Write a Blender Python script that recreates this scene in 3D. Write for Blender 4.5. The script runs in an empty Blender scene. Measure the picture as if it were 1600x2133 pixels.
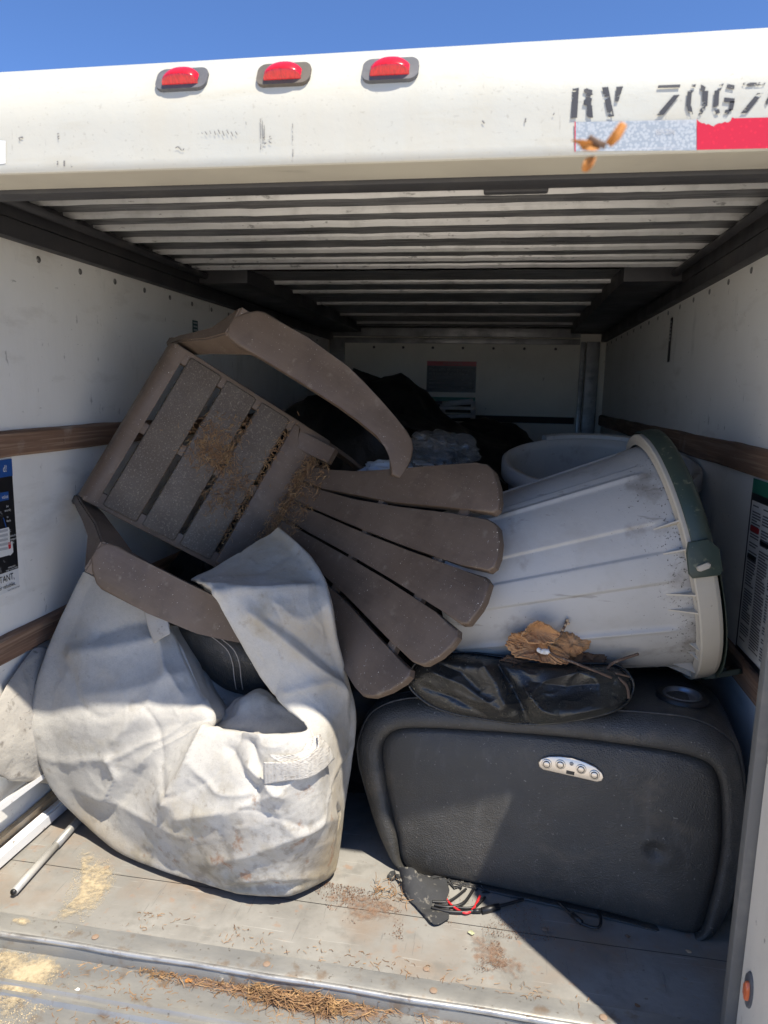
import bpy, bmesh, math, random
import numpy as np
from mathutils import Vector, Matrix, noise

rnd = random.Random(7)
sc = bpy.context.scene
COL = sc.collection

# ------------------------------------------------------------------ camera, sky, sun, exposure
CAM = np.array([0.31, -1.236, 1.181])
CR = np.array([0.98594, 0.16578, 0.02107])      # camera right
CU = np.array([-0.0480, 0.1600, 0.9860])
CF = np.cross(CU, CR); CF /= np.linalg.norm(CF)
FR = 1487.9
_yaw, _pit, _rol = 0.1663, 0.1652, 0.0215
CF = np.array([-math.sin(_yaw)*math.cos(_pit), math.cos(_yaw)*math.cos(_pit), -math.sin(_pit)])
_r = np.array([math.cos(_yaw), math.sin(_yaw), 0]); _u = np.cross(_r, CF)
CR = math.cos(_rol)*_r + math.sin(_rol)*_u
CU = -math.sin(_rol)*_r + math.cos(_rol)*_u
cam_data = bpy.data.cameras.new("camera"); cam = bpy.data.objects.new("camera", cam_data); COL.objects.link(cam)
m4 = Matrix.Identity(4)
for i in range(3):
    m4[i][0], m4[i][1], m4[i][2], m4[i][3] = CR[i], CU[i], -CF[i], CAM[i]
cam.matrix_world = m4
cam_data.sensor_fit = 'VERTICAL'; cam_data.sensor_height = 36; cam_data.lens = FR/2133*36
cam_data.clip_start = 0.01; cam_data.clip_end = 4000
cam_data.dof.use_dof = True; cam_data.dof.focus_distance = 1.85; cam_data.dof.aperture_fstop = 6.5
sc.camera = cam

SUN_EL = math.radians(65)
SUN_H = np.array([0.69, -0.724])                 # horizontal direction TOWARDS the sun
world = bpy.data.worlds.new("World"); sc.world = world; world.use_nodes = True
wn = world.node_tree.nodes; wl = world.node_tree.links; wn.clear()
sky = wn.new('ShaderNodeTexSky'); sky.sky_type = 'NISHITA'; sky.sun_disc = False
sky.sun_elevation = SUN_EL; sky.sun_rotation = math.atan2(SUN_H[0], SUN_H[1])
sky.air_density = 0.5; sky.dust_density = 0.0; sky.ozone_density = 10.0
bg = wn.new('ShaderNodeBackground'); bg.inputs['Strength'].default_value = 0.095
wo = wn.new('ShaderNodeOutputWorld'); wl.new(sky.outputs[0], bg.inputs[0]); wl.new(bg.outputs[0], wo.inputs[0])
sd = bpy.data.lights.new("sun", 'SUN'); sd.energy = 2.8; sd.angle = math.radians(0.6); sd.color = (1, 0.92, 0.79)
sun = bpy.data.objects.new("sun", sd); COL.objects.link(sun)
sun.rotation_euler = Vector((-SUN_H[0]*math.cos(SUN_EL), -SUN_H[1]*math.cos(SUN_EL), -math.sin(SUN_EL))).to_track_quat('-Z', 'Y').to_euler()
sc.view_settings.view_transform = 'Standard'; sc.view_settings.look = 'None'
sc.view_settings.exposure = 1.6; sc.view_settings.gamma = 1
sc.render.engine = 'CYCLES'; sc.cycles.use_denoising = True
sc.cycles.max_bounces = 8; sc.cycles.diffuse_bounces = 6; sc.cycles.glossy_bounces = 4
sc.cycles.sample_clamp_indirect = 8

# ------------------------------------------------------------------ measuring helpers (photo pixel + plane -> point)
def ray(x, y): return CF + CR*(x-800)/FR - CU*(y-1066.5)/FR
def aX(x, y, v): d = ray(x, y); return CAM + d*(v-CAM[0])/d[0]
def aY(x, y, v): d = ray(x, y); return CAM + d*(v-CAM[1])/d[1]
def aZ(x, y, v): d = ray(x, y); return CAM + d*(v-CAM[2])/d[2]
def aP(x, y, O, n): d = ray(x, y); return CAM + d*(np.dot(np.array(O)-CAM, n)/np.dot(d, n))

def project(P): d = P-CAM; z = d@CF; return 800+FR*(d@CR)/z, 1066.5-FR*(d@CU)/z
def seg_d(px, py, pl):
    b = 1e9
    for (x0, y0), (x1, y1) in zip(pl[:-1], pl[1:]):
        dx, dy = x1-x0, y1-y0; t = max(0, min(1, ((px-x0)*dx+(py-y0)*dy)/(dx*dx+dy*dy))); b = min(b, (px-x0-t*dx)**2+(py-y0-t*dy)**2)
    return b

# ------------------------------------------------------------------ materials
MATS = {}
def mat(name, base, rough=0.6, metal=0.0, layers=(), bump=None, spec=0.5, coat=0.0, rvar=0.0, extra=None):
    """layers: (scale, (sx,sy,sz), lo, hi, colour, strength[, detail[, kind]])"""
    if name in MATS: return MATS[name]
    m = bpy.data.materials.new(name); m.use_nodes = True; MATS[name] = m
    nt = m.node_tree; N = nt.nodes; L = nt.links; b = N['Principled BSDF']
    b.inputs['Roughness'].default_value = rough; b.inputs['Metallic'].default_value = metal
    b.inputs['Specular IOR Level'].default_value = spec; b.inputs['Coat Weight'].default_value = coat
    tc = N.new('ShaderNodeTexCoord')
    def tex(scale, st, detail=6, kind='noise', seed=0.0):
        mp = N.new('ShaderNodeMapping'); mp.inputs['Scale'].default_value = st; mp.inputs['Location'].default_value = (seed, seed*1.7, seed*.6)
        L.new(tc.outputs['Object'], mp.inputs[0])
        if kind == 'voronoi':
            t = N.new('ShaderNodeTexVoronoi'); t.inputs['Scale'].default_value = scale; L.new(mp.outputs[0], t.inputs[0]); return t.outputs['Distance']
        if kind == 'wave':
            t = N.new('ShaderNodeTexWave'); t.inputs['Scale'].default_value = scale; t.inputs['Distortion'].default_value = 4; t.inputs['Detail'].default_value = 3
            L.new(mp.outputs[0], t.inputs[0]); return t.outputs['Fac']
        t = N.new('ShaderNodeTexNoise'); t.inputs['Scale'].default_value = scale; t.inputs['Detail'].default_value = detail; t.inputs['Roughness'].default_value = 0.6
        L.new(mp.outputs[0], t.inputs[0]); return t.outputs['Fac']
    cur = None
    for k, ly in enumerate(layers):
        scale, st, lo, hi, colr, strength = ly[:6]
        det = ly[6] if len(ly) > 6 else 6; kind = ly[7] if len(ly) > 7 else 'noise'
        mr = N.new('ShaderNodeMapRange'); mr.inputs[1].default_value = lo; mr.inputs[2].default_value = hi
        mr.inputs[3].default_value = 0; mr.inputs[4].default_value = strength; mr.clamp = True
        src = tex(scale, st, det, kind, 3.1*k+len(name))
        if len(ly) > 8:       # noise threshold shifted by a stored wear attribute
            at = N.new('ShaderNodeAttribute'); at.attribute_name = ly[8]
            ma = N.new('ShaderNodeMath'); ma.operation = 'MULTIPLY_ADD'; L.new(at.outputs['Fac'], ma.inputs[0]); ma.inputs[1].default_value = .16; L.new(src, ma.inputs[2]); src = ma.outputs[0]
        L.new(src, mr.inputs[0])
        mx = N.new('ShaderNodeMix'); mx.data_type = 'RGBA'
        L.new(mr.outputs[0], mx.inputs[0])
        if cur is None: mx.inputs[6].default_value = (*base, 1)
        else: L.new(cur, mx.inputs[6])
        mx.inputs[7].default_value = (*colr, 1); cur = mx.outputs[2]
    if cur is None: b.inputs['Base Color'].default_value = (*base, 1)
    else: L.new(cur, b.inputs['Base Color'])
    if rvar:
        mr = N.new('ShaderNodeMapRange'); mr.inputs[1].default_value = .3; mr.inputs[2].default_value = .7
        mr.inputs[3].default_value = max(.02, rough-rvar); mr.inputs[4].default_value = min(1, rough+rvar)
        L.new(tex(9, (1, 1, 1), 5, 'noise', 11), mr.inputs[0]); L.new(mr.outputs[0], b.inputs['Roughness'])
    if bump:
        prev = None
        for (scale, st, dist, kind) in bump:
            bp = N.new('ShaderNodeBump'); bp.inputs['Distance'].default_value = dist; bp.inputs['Strength'].default_value = 1
            L.new(tex(scale, st, 4, kind, 5), bp.inputs['Height'])
            if prev: L.new(prev, bp.inputs['Normal'])
            prev = bp.outputs[0]
        L.new(prev, b.inputs['Normal'])
    if extra: extra(nt, b, tex)
    return m

U = (1, 1, 1)
def worn(frac):
    def f(nt, b, tex):
        N = nt.nodes; L = nt.links
        mr = N.new('ShaderNodeMapRange'); mr.inputs[1].default_value = frac; mr.inputs[2].default_value = frac+.03
        L.new(tex(60, (1, 1, 2.2), 5, 'noise', 4), mr.inputs[0]); L.new(mr.outputs[0], b.inputs['Alpha'])
    return f
M_HEAD = mat('header_paint', (.485, .475, .41), .38, layers=[
    (2.2, (1, 3, 1), .42, .62, (.445, .455, .415), .8), (5, (1, 1, 6), .55, .75, (.43, .395, .30), .5),
    (30, (3.5, 1, .35), .68, .71, (.25, .235, .20), .45, 5), (46, (.5, 1, 3.), .69, .72, (.3, .28, .24), .4, 5), (9, U, .60, .76, (.42, .38, .29), .5, 8), (4, (2.5, 1, .25), .52, .75, (.47, .44, .35), .6, 8), (140, U, .64, .70, (.3, .28, .23), .4, 3)],
    bump=[(40, U, .0006, 'noise')], rvar=.1)
M_BAND = mat('band_paint', (.46, .44, .37), .6, layers=[(3, (1, 1, 40), .4, .7, (.34, .32, .275), .8), (14, (.3, 1, 1), .58, .72, (.12, .11, .10), .6)])
M_WALL = mat('wall_white', (.84, .835, .80), .5, layers=[
    (2.0, U, .40, .70, (.77, .76, .72), .9), (7, (1, 1, .4), .60, .72, (.50, .50, .47), .5),
    (22, (1, 1.5, .55), .67, .71, (.22, .215, .20), .55, 7), (60, (1, .5, 1.6), .67, .72, (.22, .215, .20), .55, 5), (9, (1, .4, 1.4), .58, .74, (.60, .58, .53), .6, 8), (1.2, (1, 1, .5), .55, .8, (.60, .56, .48), .5)],
    bump=[(35, (1, 1, .3), .0008, 'noise')], rvar=.12)
M_BACK = mat('bulkhead_white', (.74, .71, .63), .55, layers=[(3, U, .4, .7, (.62, .59, .52), .9), (18, U, .68, .72, (.2, .18, .16), .6)], bump=[(30, U, .0008, 'noise')])
M_WOOD = mat('rail_wood', (.26, .155, .10), .7, layers=[
    (9, (1, .25, 6), .35, .65, (.15, .085, .055), .9), (40, (1, .08, 3), .5, .62, (.36, .25, .17), .7), (5, U, .6, .72, (.40, .33, .27), .6), (30, U, .68, .72, (.06, .04, .03), .7)],
    bump=[(40, (1, .08, 3), .0015, 'noise')])
M_STEEL = mat('dark_steel', (.05, .05, .055), .5, .3, layers=[(5, U, .5, .7, (.085, .08, .08), .7), (50, U, .66, .72, (.14, .13, .12), .5)], rvar=.1)
M_ROOF = mat('roof_metal', (.33, .33, .335), .42, .5, layers=[
    (6, (1, 8, 1), .38, .66, (.10, .10, .105), .85), (28, (.25, 3, 1), .52, .62, (.34, .34, .335), .6), (40, (3, .5, 1), .60, .68, (.36, .36, .36), .5, 5)],
    bump=[(25, (.3, 3, 1), .0012, 'noise')], rvar=.12)
M_LIP = mat('roof_lip', (.56, .56, .55), .4, .3, layers=[(14, (1, 1, 1), .5, .68, (.38, .38, .37), .7), (60, (.4, 1, 1), .62, .68, (.12, .12, .12), .7)])
M_FLOOR = mat('floor_sheet', (.25, .243, .224), .6, .05, layers=[
    (2.6, (1, 1.4, 1), .38, .66, (.18, .172, .155), .95, 9), (6, U, .48, .70, (.305, .295, .27), .8), (3.2, U, .50, .70, (.235, .165, .11), .75, 9), (11, U, .56, .66, (.165, .16, .145), .6, 8),
    (26, U, .60, .70, (.27, .17, .11), .6), (90, U, .66, .70, (.13, .10, .08), .7), (50, (.10, 2.6, 1), .655, .68, (.42, .41, .38), .35, 3), (55, (2.2, .12, 1), .655, .68, (.13, .125, .12), .5, 3)],
    bump=[(8, U, .002, 'noise'), (60, U, .0006, 'noise')], rvar=.1)
M_SILL = mat('sill_metal', (.25, .25, .24), .45, .5, layers=[(5, (1, 3, 1), .4, .65, (.36, .35, .32), .8), (22, U, .56, .68, (.20, .14, .09), .7), (70, U, .64, .7, (.10, .08, .06), .7)], bump=[(30, U, .001, 'noise')], rvar=.12)
M_LIPM = mat('sill_bright', (.42, .42, .41), .38, .6, layers=[(16, (1, 4, 4), .48, .66, (.20, .19, .18), .85), (60, U, .6, .68, (.22, .15, .1), .6)], bump=[(40, U, .0008, 'noise')])
M_SEAL = mat('rubber_seal', (.035, .035, .038), .6, layers=[(8, (1, 1, 1), .5, .7, (.06, .058, .055), .7)])
M_JAMB = mat('jamb_paint', (.70, .66, .58), .5, layers=[(6, (1, 1, .3), .45, .7, (.46, .43, .36), .7), (35, (1, 1, .6), .66, .69, (.14, .12, .1), .8, 4), (12, U, .64, .7, (.3, .22, .15), .6)], bump=[(60, U, .0006, 'noise')])
M_RED = mat('red_lens', (.70, .008, .016), .25, layers=[(120, (3, 1, 1), .45, .6, (.42, .004, .008), .7)], coat=.5)
M_GASKET = mat('grey_gasket', (.085, .088, .097), .65, layers=[(30, U, .5, .7, (.15, .15, .155), .6)])
M_GASKETB = mat('brown_gasket', (.11, .095, .078), .8, layers=[(40, U, .45, .65, (.08, .07, .06), .8)])
M_INK = mat('stencil_ink', (.035, .037, .045), .6, extra=worn(.40))
M_MARK = mat('marker_ink', (.16, .155, .15), .7, extra=worn(.45))
M_RTAPE = mat('tape_red', (.60, .012, .03), .35, layers=[(150, U, .15, .35, (.42, .005, .02), .5, 2, 'voronoi')], coat=.3)
M_WTAPE = mat('tape_white', (.40, .43, .45), .35, layers=[(260, U, .42, .62, (.24, .28, .32), .7, 2, 'voronoi'), (25, (.1, 1, 3), .6, .7, (.5, .5, .5), .6)], coat=.3)
M_CHAIR = mat('taupe_plastic', (.112, .078, .054), .55, layers=[
    (6, U, .40, .68, (.148, .107, .077), .85), (14, U, .50, .70, (.072, .050, .035), .6, 8), (260, U, .715, .73, (.70, .66, .58), .7, 2), (70, (1, .05, .05), .48, .64, (.155, .113, .083), .2), (34, (1, 1, 1), .60, .72, (.23, .19, .145), .5, 8)],
    bump=[(80, (1, .05, .05), .0004, 'noise'), (220, U, .0003, 'noise')], rvar=.1)
M_CHAIRD = mat('dusty_plastic', (.082, .062, .046), .6, layers=[
    (5, U, .42, .66, (.13, .105, .08), .85), (210, U, .55, .68, (.34, .29, .22), .5, 8), (300, U, .68, .72, (.55, .50, .41), .45, 3), (12, U, .58, .72, (.075, .06, .048), .5)],
    bump=[(110, U, .0010, 'noise')], rvar=.1)
M_CAN = mat('grey_polyethylene', (.405, .40, .385), .5, layers=[
    (3, U, .40, .70, (.35, .345, .33), .85), (7, (1, 1, 1), .52, .76, (.30, .275, .235), .6, 9), (120, U, .68, .72, (.08, .075, .065), .7, 5), (30, (.2, 1, 2), .66, .69, (.22, .21, .19), .6, 4), (10, U, .60, .78, (.13, .11, .085), .75, 10, 'noise', 'grime'), (150, U, .70, .76, (.04, .034, .028), .9, 6, 'noise', 'grime')],
    bump=[(90, U, .0004, 'noise')], rvar=.08)
M_RIM = mat('cream_rim', (.46, .425, .355), .5, layers=[(7, U, .45, .7, (.40, .36, .30), .8), (60, U, .66, .7, (.12, .10, .08), .7)], bump=[(80, U, .0004, 'noise')])
M_GREEN = mat('green_lid', (.028, .046, .036), .5, layers=[(6, U, .45, .7, (.06, .066, .046), .8), (40, (1, 1, 1), .60, .68, (.22, .22, .14), .6), (110, U, .66, .7, (.3, .28, .2), .6)], bump=[(60, U, .0007, 'noise')], rvar=.1)
M_FABRIC = mat('cover_fabric', (.45, .435, .40), .85, layers=[
    (2.4, U, .36, .66, (.495, .48, .44), .95), (4.2, U, .48, .74, (.385, .37, .34), .6), (75, (1, 1, 1), .42, .70, (.37, .355, .325), .4, 9), (3.0, U, .52, .76, (.36, .285, .175), .9, 9, 'noise', 'grime'), (8, U, .60, .78, (.25, .205, .115), .6, 10, 'noise', 'grime'),
    (36, U, .62, .76, (.17, .14, .10), .5, 10, 'noise', 'grime'), (190, U, .60, .74, (.18, .175, .165), .35, 7), (17, U, .70, .78, (.27, .14, .07), .8, 10, 'noise', 'grime'), (300, (1, 1, 2), .5, .7, (.3, .3, .295), .5, 3)],
    bump=[(420, (1, 1, 3), .0005, 'noise'), (45, U, .0012, 'noise')])
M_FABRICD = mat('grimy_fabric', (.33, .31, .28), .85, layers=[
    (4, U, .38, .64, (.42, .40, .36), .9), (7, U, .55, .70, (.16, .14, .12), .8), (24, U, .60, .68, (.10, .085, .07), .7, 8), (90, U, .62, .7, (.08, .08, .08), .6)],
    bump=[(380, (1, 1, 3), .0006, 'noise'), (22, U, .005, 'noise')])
M_HEM = mat('hem_fabric', (.52, .50, .46), .8, layers=[(6, U, .5, .7, (.42, .37, .31), .8), (60, U, .58, .7, (.22, .19, .16), .7)], bump=[(95, (.2, .2, 6), .0015, 'wave')])
M_LEATH = mat('black_leather', (.042, .040, .036), .46, layers=[
    (3, U, .42, .70, (.05, .049, .047), .8), (6, (1, 1, 1.6), .56, .76, (.135, .112, .082), .8, 9), (34, (1, 1, .4), .56, .72, (.085, .083, .078), .6, 8), (2.2, U, .46, .7, (.078, .074, .067), .8, 8), (130, U, .69, .71, (.28, .27, .24), .7, 3)],
    bump=[(300, U, .0010, 'voronoi'), (12, U, .0035, 'noise')], rvar=.12)
M_LEATHD = mat('mouldy_leather', (.020, .020, .019), .30, layers=[
    (5, U, .50, .70, (.040, .041, .034), .8), (70, U, .62, .70, (.12, .118, .085), .6, 9), (190, U, .66, .70, (.34, .32, .25), .7, 5)], bump=[(300, U, .0005, 'voronoi'), (34, U, .0015, 'noise')], rvar=.10)
M_PIPE = mat('leather_piping', (.03, .03, .03), .5, layers=[(30, U, .55, .7, (.14, .13, .11), .6)])
M_CHROME = mat('brushed_chrome', (.60, .56, .51), .36, 1.0, layers=[(30, (6, 1, 1), .5, .7, (.60, .54, .46), .7)])
M_BLACK = mat('black_plastic', (.012, .012, .013), .45)
M_CUP = mat('cup_steel', (.22, .23, .25), .35, .7, layers=[(20, U, .5, .7, (.12, .12, .13), .7)])
M_FELT = mat('torn_felt', (.030, .031, .033), .95, layers=[(60, U, .58, .68, (.26, .24, .2), .7, 5), (8, U, .5, .7, (.055, .055, .056), .7)], bump=[(90, U, .002, 'noise')])
M_WRED = mat('red_wire', (.55, .02, .025), .4)
M_BAG = mat('black_film', (.008, .008, .009), .42, bump=[(14, U, .006, 'noise')])
def clear_mix(nt, b, tex):
    N = nt.nodes; L = nt.links; out = [n for n in N if n.type == 'OUTPUT_MATERIAL'][0]
    tr = N.new('ShaderNodeBsdfTransparent'); mx = N.new('ShaderNodeMixShader'); mx.inputs[0].default_value = .45
    L.new(tr.outputs[0], mx.inputs[1]); L.new(b.outputs[0], mx.inputs[2]); L.new(mx.outputs[0], out.inputs[0])
M_CLEAR = mat('clear_film', (.15, .15, .15), .16, layers=[(9, U, .5, .65, (.32, .32, .33), .8)], bump=[(9, U, .02, 'noise')], coat=.8, extra=clear_mix)
M_PAPER = mat('white_litter', (.62, .64, .66), .6, layers=[(12, U, .5, .7, (.45, .45, .45), .8)], bump=[(20, U, .004, 'noise')])
M_WFRAME = mat('white_frame', (.55, .55, .55), .5, layers=[(10, U, .55, .7, (.38, .36, .33), .7)])
M_ALU = mat('white_aluminium', (.74, .745, .75), .38, layers=[(9, (.4, .4, 1), .5, .7, (.62, .61, .58), .8), (50, U, .64, .69, (.2, .17, .14), .8)], rvar=.1)
M_TAN = mat('stained_board', (.52, .41, .27), .6, layers=[(22, (3, .35, 1), .42, .6, (.33, .22, .12), .8), (7, U, .58, .72, (.62, .55, .43), .7), (50, (2, .4, 1), .6, .68, (.12, .09, .06), .7)])
M_TUBE = mat('grey_tube', (.26, .255, .24), .45, .4, layers=[(20, U, .5, .68, (.38, .37, .35), .8), (60, U, .6, .68, (.2, .18, .15), .7)])
M_BARK = mat('bark', (.46, .255, .115), .85, layers=[(16, (1, 1, 1), .45, .70, (.22, .10, .045), .9), (45, U, .56, .66, (.50, .30, .16), .8), (120, U, .62, .68, (.05, .03, .02), .7)], bump=[(50, (1, .4, 1), .004, 'noise')])
M_BARKD = mat('dark_bark', (.15, .08, .042), .9, layers=[(26, U, .45, .65, (.17, .09, .045), .8)], bump=[(60, U, .004, 'noise')])
M_CHIP = mat('pale_wood', (.52, .38, .24), .75, layers=[(30, (.3, 3, 3), .45, .62, (.38, .25, .14), .8)], bump=[(40, (.3, 3, 3), .002, 'noise')])
M_LICHEN = mat('lichen', (.34, .36, .20), .95, layers=[(90, U, .5, .65, (.5, .48, .34), .8)], bump=[(120, U, .003, 'noise')])
M_TWIG = mat('twig', (.12, .075, .05), .9, layers=[(80, U, .55, .66, (.32, .25, .19), .7)])
M_NEEDLE = mat('pine_needle', (.24, .135, .065), .8, layers=[(50, U, .45, .65, (.40, .25, .11), .8), (90, U, .6, .7, (.12, .055, .025), .7)])
M_DUFF = mat('needle_duff', (.15, .085, .055), .95, layers=[(60, U, .45, .62, (.26, .15, .08), .8), (150, U, .6, .68, (.42, .30, .2), .6)])
M_SAW = mat('sawdust', (.45, .36, .23), .95, layers=[(120, U, .45, .65, (.62, .50, .31), .8)])
M_LEAF = mat('dry_leaf', (.42, .175, .035), .7, layers=[(60, U, .5, .65, (.26, .09, .025), .7)])
M_WHITE = mat('white_crumb', (.75, .74, .70), .8)
M_BLUE = mat('poster_blue', (.020, .085, .30), .4)
M_PBLACK = mat('poster_black', (.014, .014, .016), .4, layers=[(40, U, .66, .69, (.3, .3, .3), .5)])
M_PWHITE = mat('poster_white', (.70, .71, .70), .5, layers=[(8, U, .55, .7, (.6, .59, .56), .6)])
M_PGREEN = mat('poster_green', (.010, .16, .10), .4)
M_PRED = mat('poster_red', (.40, .02, .03), .4)
M_PGREY = mat('poster_grey', (.42, .43, .45), .5)
M_ORANGE = mat('amber_lens', (.70, .16, .05), .3, coat=.4)
M_GROUND = mat('concrete_ground', (.66, .60, .50), .85, layers=[(.5, U, .4, .7, (.61, .55, .46), .9), (5, U, .55, .72, (.50, .45, .38), .5)], bump=[(30, U, .004, 'noise')])
M_SPECK = mat('pollen', (.66, .63, .55), .9)
M_GLASSB = mat('blue_bottle', (.09, .13, .17), .25, coat=.4)

# ------------------------------------------------------------------ mesh helpers
def link(name, verts, faces, m, parent=None, smooth=False, label=None, kind=None):
    me = bpy.data.meshes.new(name); me.from_pydata([tuple(map(float, v)) for v in verts], [], faces); me.update()
    if m: me.materials.append(m)
    if smooth: me.polygons.foreach_set('use_smooth', [True]*len(me.polygons))
    o = bpy.data.objects.new(name, me); COL.objects.link(o)
    if parent: o.parent = parent
    if label: o['label'] = label
    if kind: o['kind'] = kind
    return o
def thing(name, label, cat, group=None, loc=(0, 0, 0)):
    o = bpy.data.objects.new(name, None); COL.objects.link(o); o.location = loc; o['label'] = label; o['category'] = cat; o.empty_display_size = .1
    if group: o['group'] = group
    return o
def tag(o, label, cat, group=None):
    o['label'] = label; o['category'] = cat
    if group: o['group'] = group
    return o
def finish(bm, name, m, parent=None, smooth=True, ang=35):
    me = bpy.data.meshes.new(name); bmesh.ops.recalc_face_normals(bm, faces=bm.faces); bm.to_mesh(me); bm.free()
    me.materials.append(m)
    if smooth:
        me.polygons.foreach_set('use_smooth', [True]*len(me.polygons)); me.set_sharp_from_angle(angle=math.radians(ang))
    o = bpy.data.objects.new(name, me); COL.objects.link(o)
    if parent: o.parent = parent
    return o
def box(name, lo, hi, m, parent=None, bev=0.0, seg=2):
    bm = bmesh.new(); bmesh.ops.create_cube(bm, size=1)
    for v in bm.verts:
        for i in range(3): v.co[i] = lo[i] + (v.co[i]+.5)*(hi[i]-lo[i])
    if bev: bmesh.ops.bevel(bm, geom=bm.edges[:], offset=bev, segments=seg, profile=.6, affect='EDGES')
    return finish(bm, name, m, parent)
def prism(name, pts2, O, ex, ey, en, th, m, parent=None, bev=.003, seg=2, wob=0):
    """polygon pts2 in the plane (O,ex,ey); body from 0 down to -th along en; bevelled rim"""
    O, ex, ey, en = map(np.array, (O, ex, ey, en))
    bm = bmesh.new(); top = []; bot = []
    for (a, b) in pts2:
        q = O + ex*a + ey*b; top.append(bm.verts.new(q)); bot.append(bm.verts.new(q - en*th))
    n = len(pts2); ft = bm.faces.new(top); bm.faces.new(bot[::-1])
    for i in range(n): bm.faces.new((top[i], bot[i], bot[(i+1) % n], top[(i+1) % n]))
    if bev:
        ed = [e for e in ft.edges]
        bmesh.ops.bevel(bm, geom=ed, offset=bev, segments=seg, profile=.5, affect='EDGES')
    return finish(bm, name, m, parent)
def tube_geo(path, rad, n=8, cap=True):
    path = [np.array(q, float) for q in path]; V = []; Fc = []
    rads = rad if hasattr(rad, '__len__') else [rad]*len(path)
    up = np.array([0.31, .2, .93])
    for i, q in enumerate(path):
        t = path[min(i+1, len(path)-1)] - path[max(i-1, 0)]; t = t/(np.linalg.norm(t)+1e-12)
        a = np.cross(t, up); a /= np.linalg.norm(a)+1e-9; b = np.cross(t, a)
        for k in range(n):
            w = 2*math.pi*k/n; V.append(q + rads[i]*(math.cos(w)*a + math.sin(w)*b))
        if i:
            for k in range(n): Fc.append(((i-1)*n+k, (i-1)*n+(k+1) % n, i*n+(k+1) % n, i*n+k))
    if cap: Fc.append(tuple(range(n))[::-1]); Fc.append(tuple(range((len(path)-1)*n, len(path)*n)))
    return V, Fc
def tube(name, path, rad, m, parent=None, n=8): V, Fc = tube_geo(path, rad, n); return link(name, V, Fc, m, parent, True)
def cr(pts, n, closed=False):
    """Catmull-Rom resample to n points (uniform in index)"""
    P = np.array(pts, float); k = len(P); out = []
    for j in range(n):
        u = j*(k if closed else k-1)/(n if closed else n-1)
        i = min(int(u), k-1 if closed else k-2); f = u - i
        g = (lambda q: P[q % k]) if closed else (lambda q: P[min(max(q, 0), k-1)])
        a, b, c, d = g(i-1), g(i), g(i+1), g(i+2)
        out.append(.5*((2*b) + (c-a)*f + (2*a-5*b+4*c-d)*f*f + (3*b-a-3*c+d)*f**3))
    return np.array(out)
def grid_faces(nu, nv, closeu=False):
    F = []
    for i in range(nu if closeu else nu-1):
        for j in range(nv-1):
            a = i*nv+j; b = ((i+1) % nu)*nv+j; F.append((a, b, b+1, a+1))
    return F
def surf(name, ctrl, nu, nv, m, parent=None, disp=None, closeu=False, thick=0):
    """ctrl: [nu0][nv0] 3-D points -> smooth grid; disp(P, N, u, v) -> offset along the normal"""
    C = np.array(ctrl, float)
    A = np.stack([cr(C[:, j], nu, closeu) for j in range(C.shape[1])], 1)
    B = np.stack([cr(A[i], nv) for i in range(nu)], 0)
    if disp is not None:
        du = np.gradient(B, axis=0); dv = np.gradient(B, axis=1); nn = np.cross(du, dv); nn /= np.linalg.norm(nn, axis=2, keepdims=True)+1e-9
        for i in range(nu):
            for j in range(nv): B[i, j] += nn[i, j]*disp(B[i, j], nn[i, j], i/(nu-1), j/(nv-1))
    o = link(name, B.reshape(-1, 3), grid_faces(nu, nv, closeu), m, parent, True)
    if thick:
        md = o.modifiers.new('thickness', 'SOLIDIFY'); md.thickness = thick; md.offset = 0
    return o
def fbm(P, s, octv=4, off=0.0): return noise.fractal(Vector((P[0]*s+off, P[1]*s-off*.7, P[2]*s+off*1.3)), 1.0, 2.0, octv)
def ridge(P, s, off=0.0):
    v = noise.fractal(Vector((P[0]*s+off, P[1]*s-off, P[2]*s+off*.5)), 1.0, 2.0, 2); return 1-min(1, abs(v)*2.2)
def pieces(name, items, m, parent=None, kind='stuff'):
    V = []; Fc = []
    for (v, f) in items:
        o = len(V); V.extend(v); Fc.extend([tuple(i+o for i in q) for q in f])
    ob = link(name, V, Fc, m, parent); 
    if kind: ob['kind'] = kind
    return ob
def text(name, s, O, ex, ey, size, m, parent, off=.002, sx=1.0, align='LEFT'):
    cu = bpy.data.curves.new(name, 'FONT'); cu.body = s; cu.size = size; cu.align_x = align; cu.resolution_u = 3
    tmp = bpy.data.objects.new('tmp', cu); COL.objects.link(tmp)
    dg = bpy.context.evaluated_depsgraph_get(); me0 = bpy.data.meshes.new_from_object(tmp.evaluated_get(dg))
    bpy.data.objects.remove(tmp)
    ex, ey, O = np.array(ex), np.array(ey), np.array(O); en = np.cross(ex, ey)
    V = [O + ex*v.co.x*sx + ey*v.co.y + en*off for v in me0.vertices]; Fc = [tuple(p.vertices) for p in me0.polygons]
    bpy.data.meshes.remove(me0); return link(name, V, Fc, m, parent)
def quadpatch(name, quads, m, parent):
    V = []; Fc = []
    for q in quads: o = len(V); V.extend(q); Fc.append((o, o+1, o+2, o+3))
    return link(name, V, Fc, m, parent)

# ------------------------------------------------------------------ ground outside
g = link('ground', [(-400, -400, -.62), (400, -400, -.62), (400, 400, -.62), (-400, 400, -.62)], [(0, 1, 2, 3)], M_GROUND)
g['kind'] = 'structure'

# ------------------------------------------------------------------ the trailer
W2 = .915; LEN = 3.63; ZT = 1.53; ZC = 1.63
TR = thing('cargo_trailer', 'white enclosed cargo trailer with open rear, ribbed metal roof and wood rub rails', 'trailer')
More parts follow.
